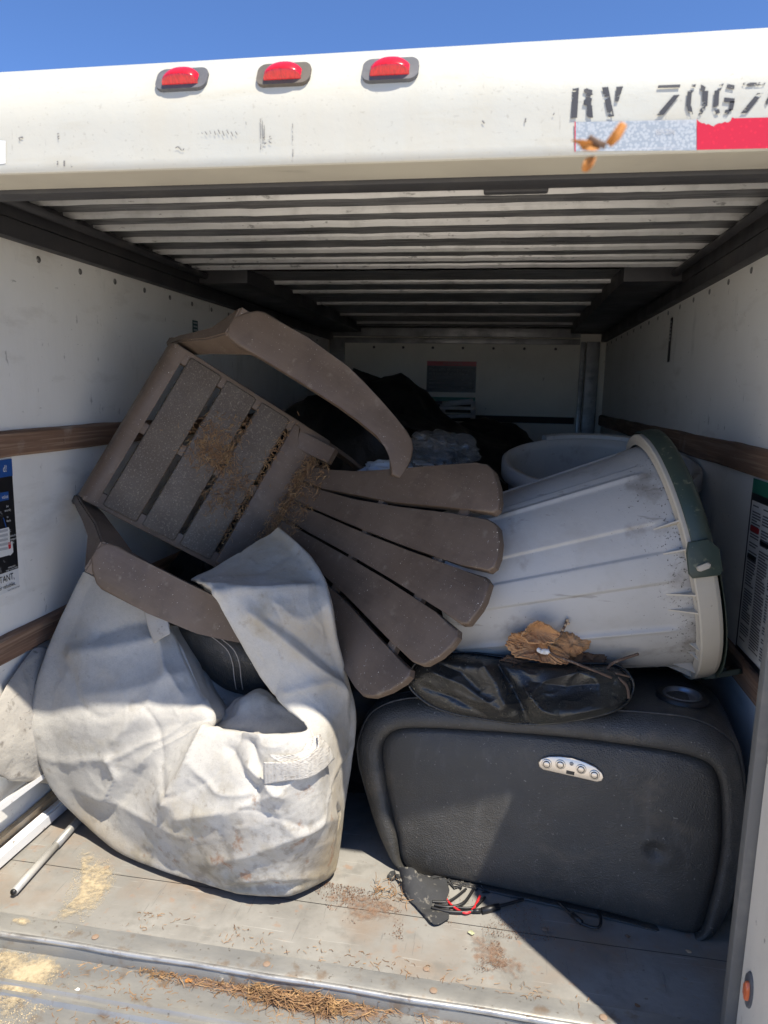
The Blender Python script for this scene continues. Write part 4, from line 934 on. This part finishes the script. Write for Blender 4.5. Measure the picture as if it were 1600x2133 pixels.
# hem and strap pieces
def patch(name, rows, m, parent, nu=24, nv=14, th=.003, amp=.003):
    return surf(name, [[PY(x, y, d) for (x, y, d) in r] for r in rows], nu, nv, m, parent, lambda P, N, u, v: amp*fbm(P, 16, 3, 2), thick=th)
patch('strap', [[(550, 1588, .128), (549, 1610, .130), (550, 1634, .135)], [(590, 1588, .124), (592, 1608, .125), (594, 1626, .128)], [(630, 1580, .136), (634, 1602, .138), (638, 1620, .142)], [(660, 1558, .165), (668, 1585, .170), (672, 1604, .175)], [(662, 1530, .19), (684, 1552, .21), (696, 1580, .225)]], M_HEM, CV)
patch('strap', [[(640, 1540, .195), (652, 1535, .197), (668, 1530, .20)], [(632, 1560, .175), (648, 1558, .178), (664, 1555, .18)], [(610, 1572, .15), (625, 1578, .152), (640, 1580, .155)], [(560, 1572, .145), (570, 1582, .14), (585, 1590, .138)]], M_HEM, CV, 20, 10, .003, .002)
patch('strap', [[(296, 1250, .372), (318, 1250, .372), (340, 1250, .376)], [(303, 1285, .362), (324, 1283, .360), (348, 1284, .362)], [(312, 1315, .352), (330, 1312, .348), (353, 1308, .350)], [(322, 1340, .345), (337, 1330, .342), (355, 1320, .345)]], M_FABRICD, CV, 16, 10, .002, .001)
# inside folds seen through the mouth
patch('inner_fold', [[(430, 1520, .34), (480, 1470, .40), (530, 1438, .44), (580, 1455, .44), (640, 1500, .40)], [(440, 1540, .30), (490, 1490, .34), (535, 1455, .38), (590, 1478, .38), (645, 1520, .33)], [(450, 1590, .27), (500, 1585, .28), (540, 1580, .29), (590, 1585, .29), (640, 1590, .28)]], M_FABRIC, CV, 40, 40, .003, .012)
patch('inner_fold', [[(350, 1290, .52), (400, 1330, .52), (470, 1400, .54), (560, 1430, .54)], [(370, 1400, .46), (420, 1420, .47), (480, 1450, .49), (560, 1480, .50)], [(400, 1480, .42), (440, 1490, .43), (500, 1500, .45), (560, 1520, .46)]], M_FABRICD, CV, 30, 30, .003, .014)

# second, grimier cover bunched against the left wall
C2V = thing('fabric_cover', 'smaller grimy grey cover bunched at the left wall behind the big one', 'cover')
rows = []
for (x0, y0, x1, y1, xa, d1) in ((70, 1350, 190, 1345, -.900, .60), (36, 1395, 190, 1400, -.897, .54), (2, 1450, 180, 1480, -.893, .48), (-25, 1520, 170, 1545, -.890, .46), (-45, 1575, 160, 1600, -.886, .46), (-50, 1604, 155, 1636, -.886, .47), (-50, 1606, 155, 1640, -.890, .50)):
    A_, B_ = aX(x0, y0, xa), aY(x1, y1, d1); row = []
    for t in np.linspace(0, 1, 6):
        q = A_+(B_-A_)*t; q = q+(CAM-q)*.010*math.sin(math.pi*t); row.append(q)
    rows.append(row)
rows.append([np.array([q[0], q[1]+.06, q[2]+.03]) for q in rows[-1]])
def c2d(P, N, u, v): return (-1 if N[1] > 0 else 1)*(.006*fbm(P, 7, 3, 4)+.007*(ridge(P, 6, 6)**3-.2))
surf('cloth', rows, 60, 60, M_FABRICD, C2V, c2d, thick=.003)

# black leather cushion showing through the mouth of the cover
CU_ = thing('leather_cushion', 'dark grey leather cushion with stitched seam poking out under the chair arm', 'cushion')
patchrows = [[(350, 1290, 0.545), (365, 1320, 0.515), (400, 1370, 0.495), (450, 1420, 0.505), (500, 1442, 0.535)], [(400, 1290, 0.495), (415, 1325, 0.460), (445, 1370, 0.445), (480, 1410, 0.460), (520, 1438, 0.495)], [(450, 1300, 0.485), (470, 1330, 0.450), (490, 1365, 0.435), (505, 1400, 0.450), (530, 1435, 0.485)], [(510, 1320, 0.495), (520, 1350, 0.465), (535, 1380, 0.460), (550, 1405, 0.475), (570, 1430, 0.505)], [(570, 1330, 0.555), (580, 1360, 0.535), (590, 1390, 0.535), (600, 1410, 0.545), (610, 1440, 0.575)]]
surf('shell', [[PY(*c) for c in r] for r in patchrows], 50, 50, M_LEATH, CU_, lambda P, N, u, v: .003*fbm(P, 10, 3), thick=.02)
for off in (0, 14):
    tube('stitching', cr([PY(430+off, 1318, 0.435), PY(470+off, 1350, 0.419), PY(484+off, 1380, 0.417), PY(488+off, 1412, 0.427), PY(492+off, 1436, 0.458)], 50), .0014, mat('thread', (.34, .31, .28), .8), CU_, 5)

# ------------------------------------------------------------------ black bags and clutter at the back
def lump(name, c, r, m, label, cat, amp=.12, seed=0, sq=1.0, group=None, foldamp=.04):
    bm = bmesh.new(); bmesh.ops.create_icosphere(bm, subdivisions=5, radius=1)
    for v in bm.verts:
        n = np.array(v.co); k = 1+amp*fbm(n, 1.3, 4, seed)+foldamp*(ridge(n, 2.6, seed)-.4)+.02*fbm(n, 7, 3, seed)
        p_ = np.array(c)+n*np.array(r)*k; p_[2] = max(p_[2], .006+.004*abs(n[0])); v.co = Vector(p_)
    return tag(finish(bm, name, m, None, True, 180), label, cat, group)
lump('trash_bag', (-.42, 1.18, .38), (.43, .36, .42), M_BAG, 'black trash bag added to fill the dark interior behind the garden chair seat', 'trash bag', seed=2)  # added bag: black mass stands in for the dark interior, props the chair
lump('trash_bag', (-.30, 1.95, .58), (.50, .48, .66), M_BAG, 'tall black trash bag mound behind the raised chair arm', 'trash bag', seed=5)
lump('trash_bag', (.16, 2.15, .50), (.46, .42, .55), M_BAG, 'black trash bag in the middle under the bulkhead labels', 'trash bag', seed=9)
lump('trash_bag', (.08, 1.12, .40), (.30, .28, .44), M_BAG, 'black trash bag between the garden chair back and the upright can', 'trash bag', seed=12)
lump('trash_bag', (-.05, .86, .20), (.34, .24, .26), M_BAG, 'low black trash bag added for the dark shadow between cover and recliner', 'trash bag', seed=15)  # added where there is only deep shadow; blocks the view through the gap
q_ = aY(915, 945, 1.0); lump('plastic_bag', tuple(q_), (.105, .09, .062), M_CLEAR, 'shiny clear plastic bag bulging behind the chair back', 'plastic bag', amp=.3, seed=21, foldamp=.3)
q_ = aY(835, 985, 1.02); lump('paper_bundle', tuple(q_), (.12, .07, .040), M_PAPER, 'crumpled white paper bundle beside the clear plastic bag', 'paper', amp=.25, seed=25, foldamp=.2)
def drape(P, N, u, v): return .03*fbm(P, 4, 3, 8)+.02*ridge(P, 5, 3)
dr = surf('plastic_sheet', [[aY(735, 768, 2.3), aY(800, 800, 2.2), aY(880, 850, 2.2), aY(960, 890, 2.1), aY(1060, 920, 2.0)], [aY(730, 790, 1.9), aY(800, 830, 1.85), aY(880, 875, 1.8), aY(960, 915, 1.75), aY(1060, 960, 1.7)], [aY(720, 850, 1.6), aY(800, 880, 1.55), aY(880, 910, 1.5), aY(960, 950, 1.5), aY(1060, 1010, 1.45)]], 60, 40, M_BAG, None, drape, thick=.004)
tag(dr, 'black plastic sheet sloping down across the pile to the upright can', 'plastic sheet')
# white tubular frame
WFm = thing('step_stool', 'small white step-stool frame against the bulkhead under the labels', 'stool')
pa, pb = aY(918, 892, 3.2), aY(988, 892, 3.2); ta, tb_ = aY(922, 842, 3.25), aY(986, 836, 3.25)
for a, b_ in ((pa, ta), (pb, tb_)):
    a = np.array([a[0], a[1], .01]); tube('leg', [a, b_], .016, M_WFRAME, WFm)
tube('top_bar', [ta, tb_], .017, M_WFRAME, WFm); tube('rung', [aY(920, 868, 3.23), aY(987, 866, 3.23)], .012, M_WFRAME, WFm)
box('tread', (ta[0]-.01, ta[1]-.1, ta[2]-.03), (tb_[0]+.01, ta[1]+.08, ta[2]-.012), M_WFRAME, WFm, .004)
for x_ in (ta[0], tb_[0]): tube('leg', [(x_, 3.5, .01), (x_, ta[1]+.05, ta[2]-.02)], .014, M_WFRAME, WFm)

# ------------------------------------------------------------------ lengths of trim on the floor, left
def chan(name, p0, p1, w, prof, m, label):
    p0, p1 = np.array(p0), np.array(p1); t = (p1-p0)/np.linalg.norm(p1-p0); s = np.cross(t, [0, 0, 1.]); s /= np.linalg.norm(s); V = []
    n = 40
    for i in range(n):
        q = p0+(p1-p0)*i/(n-1)
        for (a, h) in prof: V.append(q+s*a*w+np.array([0, 0, h+.0012*fbm((q[0], q[1], a), 9)]))
    o = link(name, V, grid_faces(n, len(prof)), m, None, False); md = o.modifiers.new('thickness', 'SOLIDIFY'); md.thickness = .0016
    return tag(o, label, 'trim')
gz = .03
chan('metal_channel', aZ(-50, 1812, .030), aZ(170, 1626, .030), .024, [(-1, -.024), (-1, 0), (-.55, .002), (-.5, -.004), (0, -.004), (.1, .003), (.6, .003), (.65, -.002), (1, 0), (1, -.024)], M_ALU, 'white channel of trim nearest the tube, with a raised edge')
chan('trim_board', aZ(-50, 1768, .050), aZ(160, 1598, .050), .030, [(-1, -.03), (-1, 0), (-.6, .001), (-.55, -.004), (.5, -.004), (.55, .001), (1, 0), (1, -.03)], M_TAN, 'weathered tan-stained strip of trim between the two white ones')
chan('metal_channel', aX(-50, 1712, -.868), aX(150, 1566, -.868), .021, [(-1, -.02), (-1, -.012), (1, .012), (1, -.0)], M_ALU, 'flat white strip of trim furthest left under the grimy cover')
tb2 = thing('metal_tube', 'thin grey metal tube lying on the floor pointing under the cover', 'tube')
q0, q1 = aZ(30, 1857, .012), aZ(200, 1668, .012); qm = q0+(q1-q0)*.46
tube('shaft', [q0, q0+(q1-q0)*.2, qm], .0088, mat('pale_tube', (.50, .49, .46), .4, .3, layers=[(30, U, .5, .68, (.36, .35, .32), .8)]), tb2, 12); tube('sleeve', [qm, q1], .0108, M_TUBE, tb2, 12)
dq = (q0-q1)/np.linalg.norm(q0-q1); tube('end_hook', [q0, q0+dq*.006+np.array([0, 0, .003])], .0065, M_BLACK, tb2, 10)

# ------------------------------------------------------------------ litter on sill and floor
def scatter(poly, n, z, fn):
    P = np.array(poly, float); lo, hi = P.min(0), P.max(0); out = []
    def inside(x, y):
        c = False
        for i in range(len(P)):
            x1, y1 = P[i]; x2, y2 = P[i-1]
            if (y1 > y) != (y2 > y) and x < (x2-x1)*(y-y1)/(y2-y1)+x1: c = not c
        return c
    while len(out) < n:
        x, y = rnd.uniform(lo[0], hi[0]), rnd.uniform(lo[1], hi[1])
        if inside(x, y):
            q = aZ(x, y, z)
            if .5+.9*fbm((q[0], q[1], 0), 9, 4, 3) > rnd.random(): out.append(fn(q))
    return out
DZ = -.041
def film_alpha(nt, b, tex):
    N = nt.nodes; L = nt.links; at = N.new('ShaderNodeAttribute'); at.attribute_name = 'cover'
    ma = N.new('ShaderNodeMath'); ma.operation = 'ADD'; L.new(at.outputs['Fac'], ma.inputs[0]); L.new(tex(85, (1, 1, 1), 9, 'noise', 2), ma.inputs[1])
    mr = N.new('ShaderNodeMapRange'); mr.inputs[1].default_value = .74; mr.inputs[2].default_value = 1.2; mr.inputs[4].default_value = .9; L.new(ma.outputs[0], mr.inputs[0]); L.new(mr.outputs[0], b.inputs['Alpha'])
M_FILM = mat('sawdust_film', (.43, .35, .225), .95, layers=[(200, U, .45, .65, (.50, .42, .285), .8, 4)], extra=film_alpha)
M_DFILM = mat('dirt_film', (.21, .125, .08), .95, layers=[(160, U, .45, .65, (.30, .19, .12), .8, 4)], extra=film_alpha)
def film(px, z, m, label, cat, name, thin=0.0):
    ol = cr([aZ(a, b, z) for a, b in px], 72, True); c0 = ol.mean(0); V = []; val = []; nr_ = 14
    for i in range(72):
        for j in range(nr_):
            s_ = j/(nr_-1); q = c0+(ol[i]-c0)*s_; V.append(q+np.array([0, 0, .0012+.003*(1-s_**2)*(1-thin)])); val.append(.62*(1-s_**2)*(1-.35*thin)+.22*fbm(q, 16, 4, 4))
    o = link(name, V, grid_faces(72, nr_, True), m, None, True); a_ = o.data.attributes.new('cover', 'FLOAT', 'POINT'); a_.data.foreach_set('value', val); o['kind'] = 'stuff'; tag(o, label, cat); return o
film([(172, 1760), (215, 1775), (250, 1800), (250, 1840), (225, 1880), (190, 1905), (150, 1925), (105, 1950), (95, 1930), (130, 1900), (160, 1850), (165, 1800)], .0, M_FILM, 'streak of tan sawdust on the floor below the cover', 'sawdust', 'sawdust')
film([(-20, 1975), (60, 1980), (120, 1985), (140, 2010), (125, 2040), (80, 2090), (30, 2120), (-20, 2130)], DZ, M_FILM, 'pile of tan sawdust on the bumper deck in the lower left corner', 'sawdust', 'sawdust')
film([(25, 1915), (60, 1912), (70, 1925), (40, 1932)], -.002, M_FILM, 'small patch of tan sawdust on the sill strip at left', 'sawdust', 'sawdust', .3)
film([(660, 1830), (740, 1850), (840, 1890), (850, 1940), (760, 1925), (690, 1900)], .0, M_DFILM, 'reddish dirt smeared on the floor between cover and recliner', 'dirt', 'dirt_litter', .6)
film([(960, 1930), (1040, 1955), (1100, 2000), (1110, 2050), (1040, 2050), (985, 2000)], .0, M_DFILM, 'reddish dirt smeared on the floor below the cables', 'dirt', 'dirt_litter', .8)
film([(240, 1985), (450, 2025), (700, 2075), (1000, 2125), (1010, 2150), (700, 2133), (450, 2075), (300, 2040)], DZ, M_DFILM, 'reddish brown dirt lying along the step below the sill', 'dirt', 'dirt_litter', .3)
sw = scatter([(165, 1765), (225, 1785), (245, 1830), (215, 1880), (150, 1945), (110, 1950), (125, 1890), (150, 1830)], 2600, .002, lambda q: crumb(q, rnd.uniform(.0005, .0013)))
sw += scatter([(0, 1985), (80, 1985), (125, 2005), (120, 2040), (70, 2085), (0, 2090)], 2600, DZ+.002, lambda q: crumb(q, rnd.uniform(.0006, .0016)))
sw += scatter([(0, 1960), (140, 1975), (160, 2060), (60, 2133), (0, 2133)], 1500, DZ, lambda q: crumb(q, rnd.uniform(.0006, .0018)))
o = pieces('sawdust', sw, M_SAW, None); o['label'] = 'loose sawdust grains scattered over the tan patches at left'; o['category'] = 'sawdust'
df = scatter([(240, 1990), (330, 1995), (450, 2030), (640, 2060), (800, 2085), (1000, 2125), (1010, 2140), (700, 2133), (520, 2085), (330, 2045)], 6000, DZ, lambda q: crumb(q, rnd.uniform(.0008, .0026)))
df += scatter([(640, 1830), (760, 1850), (840, 1900), (840, 1960), (700, 1915)], 1300, .001, lambda q: crumb(q, rnd.uniform(.0008, .0022)))
df += scatter([(960, 1950), (1040, 1960), (1060, 2010), (990, 2030)], 500, .001, lambda q: crumb(q, rnd.uniform(.0008, .002)))
df += scatter([(880, 1860), (1120, 1890), (1160, 1960), (960, 1950)], 900, .001, lambda q: crumb(q, rnd.uniform(.0008, .002)))
o = pieces('dirt_litter', df, M_DUFF, None); o['label'] = 'loose duff crumbs scattered along the sill and floor'; o['category'] = 'dirt'
nl = scatter([(230, 1985), (320, 1990), (460, 2022), (660, 2062), (760, 2085), (900, 2110), (900, 2133), (690, 2120), (540, 2090), (420, 2060), (300, 2030)], 900, DZ+.003, lambda q: needle(q+np.array([0, 0, rnd.random()*.008]), (rnd.gauss(0, 1), rnd.gauss(0, .5), rnd.gauss(0, .12)), rnd.uniform(.006, .028), rnd.uniform(.0004, .0010), rnd.uniform(-.2, .2), Z3))
nl += scatter([(500, 2040), (700, 2078), (720, 2110), (560, 2090)], 320, DZ+.006, lambda q: needle(q+np.array([0, 0, rnd.random()*.014]), (rnd.gauss(0, 1), rnd.gauss(0, .5), rnd.gauss(0, .2)), rnd.uniform(.012, .045), rnd.uniform(.0005, .0012), rnd.uniform(-.2, .2), Z3))
nl += scatter([(180, 1975), (1000, 2105), (1060, 2140), (100, 2140), (120, 2000)], 520, DZ+.001, lambda q: needle(q, (rnd.gauss(0, 1), rnd.gauss(0, .9), 0.0), rnd.uniform(.004, .020), rnd.uniform(.0004, .0009), rnd.uniform(-.3, .3), Z3))
nl += scatter([(300, 1890), (1250, 2080), (1200, 2095), (250, 1930)], 160, .001, lambda q: needle(q, (rnd.gauss(0, 1), rnd.gauss(0, 1), 0.0), rnd.uniform(.004, .016), rnd.uniform(.0004, .0008), rnd.uniform(-.3, .3), Z3))
nl += scatter([(780, 1835), (850, 1820), (850, 1880), (780, 1870)], 60, .006, lambda q: needle(q, (rnd.gauss(0, 1), rnd.gauss(0, 1), rnd.gauss(0, .5)), rnd.uniform(.01, .03), .0009, .1, Z3))
o = pieces('pine_needles', nl, M_NEEDLE, None); o['label'] = 'dry brown pine needles heaped along the sill step'; o['category'] = 'pine needles'
def scrap(name, px, py, z, r, m, label, cat, grp=None):
    c0 = aZ(px, py, z); k = 9; V = [c0+np.array([0, 0, r*.35])]
    for i in range(k): a = 2*math.pi*i/k; rr = r*rnd.uniform(.6, 1.15); V.append(c0+np.array([rr*math.cos(a), rr*.8*math.sin(a), r*.12*rnd.random()]))
    o = link(name, V, [(0, 1+i, 1+(i+1) % k) for i in range(k)]+[tuple(range(k, 0, -1))], m); return tag(o, label, cat, grp)
scrap('leaf_scrap', 359, 2022, DZ+.003, .011, M_CHIP, 'pale yellow leaf scrap on the needle litter', 'leaf')
scrap('leaf_scrap', 394, 2043, DZ+.003, .008, M_LEAF, 'orange leaf scrap just right of the yellow one', 'leaf')
scrap('leaf_scrap', 982, 1943, .002, .008, M_LICHEN, 'olive leaf scrap on the floor below the red wire', 'leaf')
scrap('leaf_scrap', 1307+0, 1950+0, .002, .007, M_TWIG, 'dull leaf scrap in the shade under the recliner', 'leaf')
scrap('leaf_scrap', 1435, 1982, .002, .007, M_CHIP, 'cream seed husk on the shaded floor at right', 'husk')
scrap('white_pebble', 162, 2061, DZ+.003, .006, M_WHITE, 'white pebble on the bumper deck beside the sawdust', 'pebble')
scrap('dirt_clod', 1328, 2094, .002, .006, M_BARKD, 'dark round dirt clod on the shaded sill', 'clod')
for (px, py, lab) in ((460, 2052, 'short steel bolt standing in the needle litter'), (662, 2068, 'small screw standing at the right of the needle heap')):
    b0 = aZ(px, py, DZ); B = thing('bolt', lab, 'bolt'); tube('shank', [b0, b0+np.array([0, 0, .012])], .003, M_CHROME, B, 8)
    prism('head', circ(.0062, 6), b0+np.array([0, 0, .016]), X3, Y3, Z3, .005, M_CHROME, B, .001)

# ------------------------------------------------------------------ dry leaf dangling in the air close to the lens
LF = thing('dry_leaf', 'blurred curled orange-brown leaf hanging in mid-air before the reflective tape', 'leaf')
def lf(pts, y, m=M_LEAF): return surf('blade', [[aY(a, b, y+dy) for (a, b, dy) in r] for r in pts], 10, 8, m, LF, None, thick=.0006)
yl = -.70
lf([[(1190, 292, 0), (1205, 300, .004), (1212, 312, 0)], [(1215, 292, -.004), (1225, 303, 0), (1235, 314, -.004)], [(1240, 296, 0), (1246, 303, .004), (1250, 310, 0)]], yl)
lf([[(1262, 296, 0), (1268, 302, .003), (1272, 306, 0)], [(1276, 276, -.003), (1284, 282, 0), (1292, 288, -.003)], [(1292, 254, 0), (1300, 256, .003), (1306, 262, 0)]], yl)
lf([[(1222, 328, 0), (1232, 326, .003), (1242, 328, 0)], [(1214, 342, -.003), (1226, 344, 0), (1236, 344, -.003)], [(1212, 356, 0), (1220, 358, .003), (1226, 356, 0)]], yl)
tube('stalk', [aY(1226, 286, yl), aY(1242, 296, yl), aY(1262, 304, yl)], .0022, M_TWIG, LF)
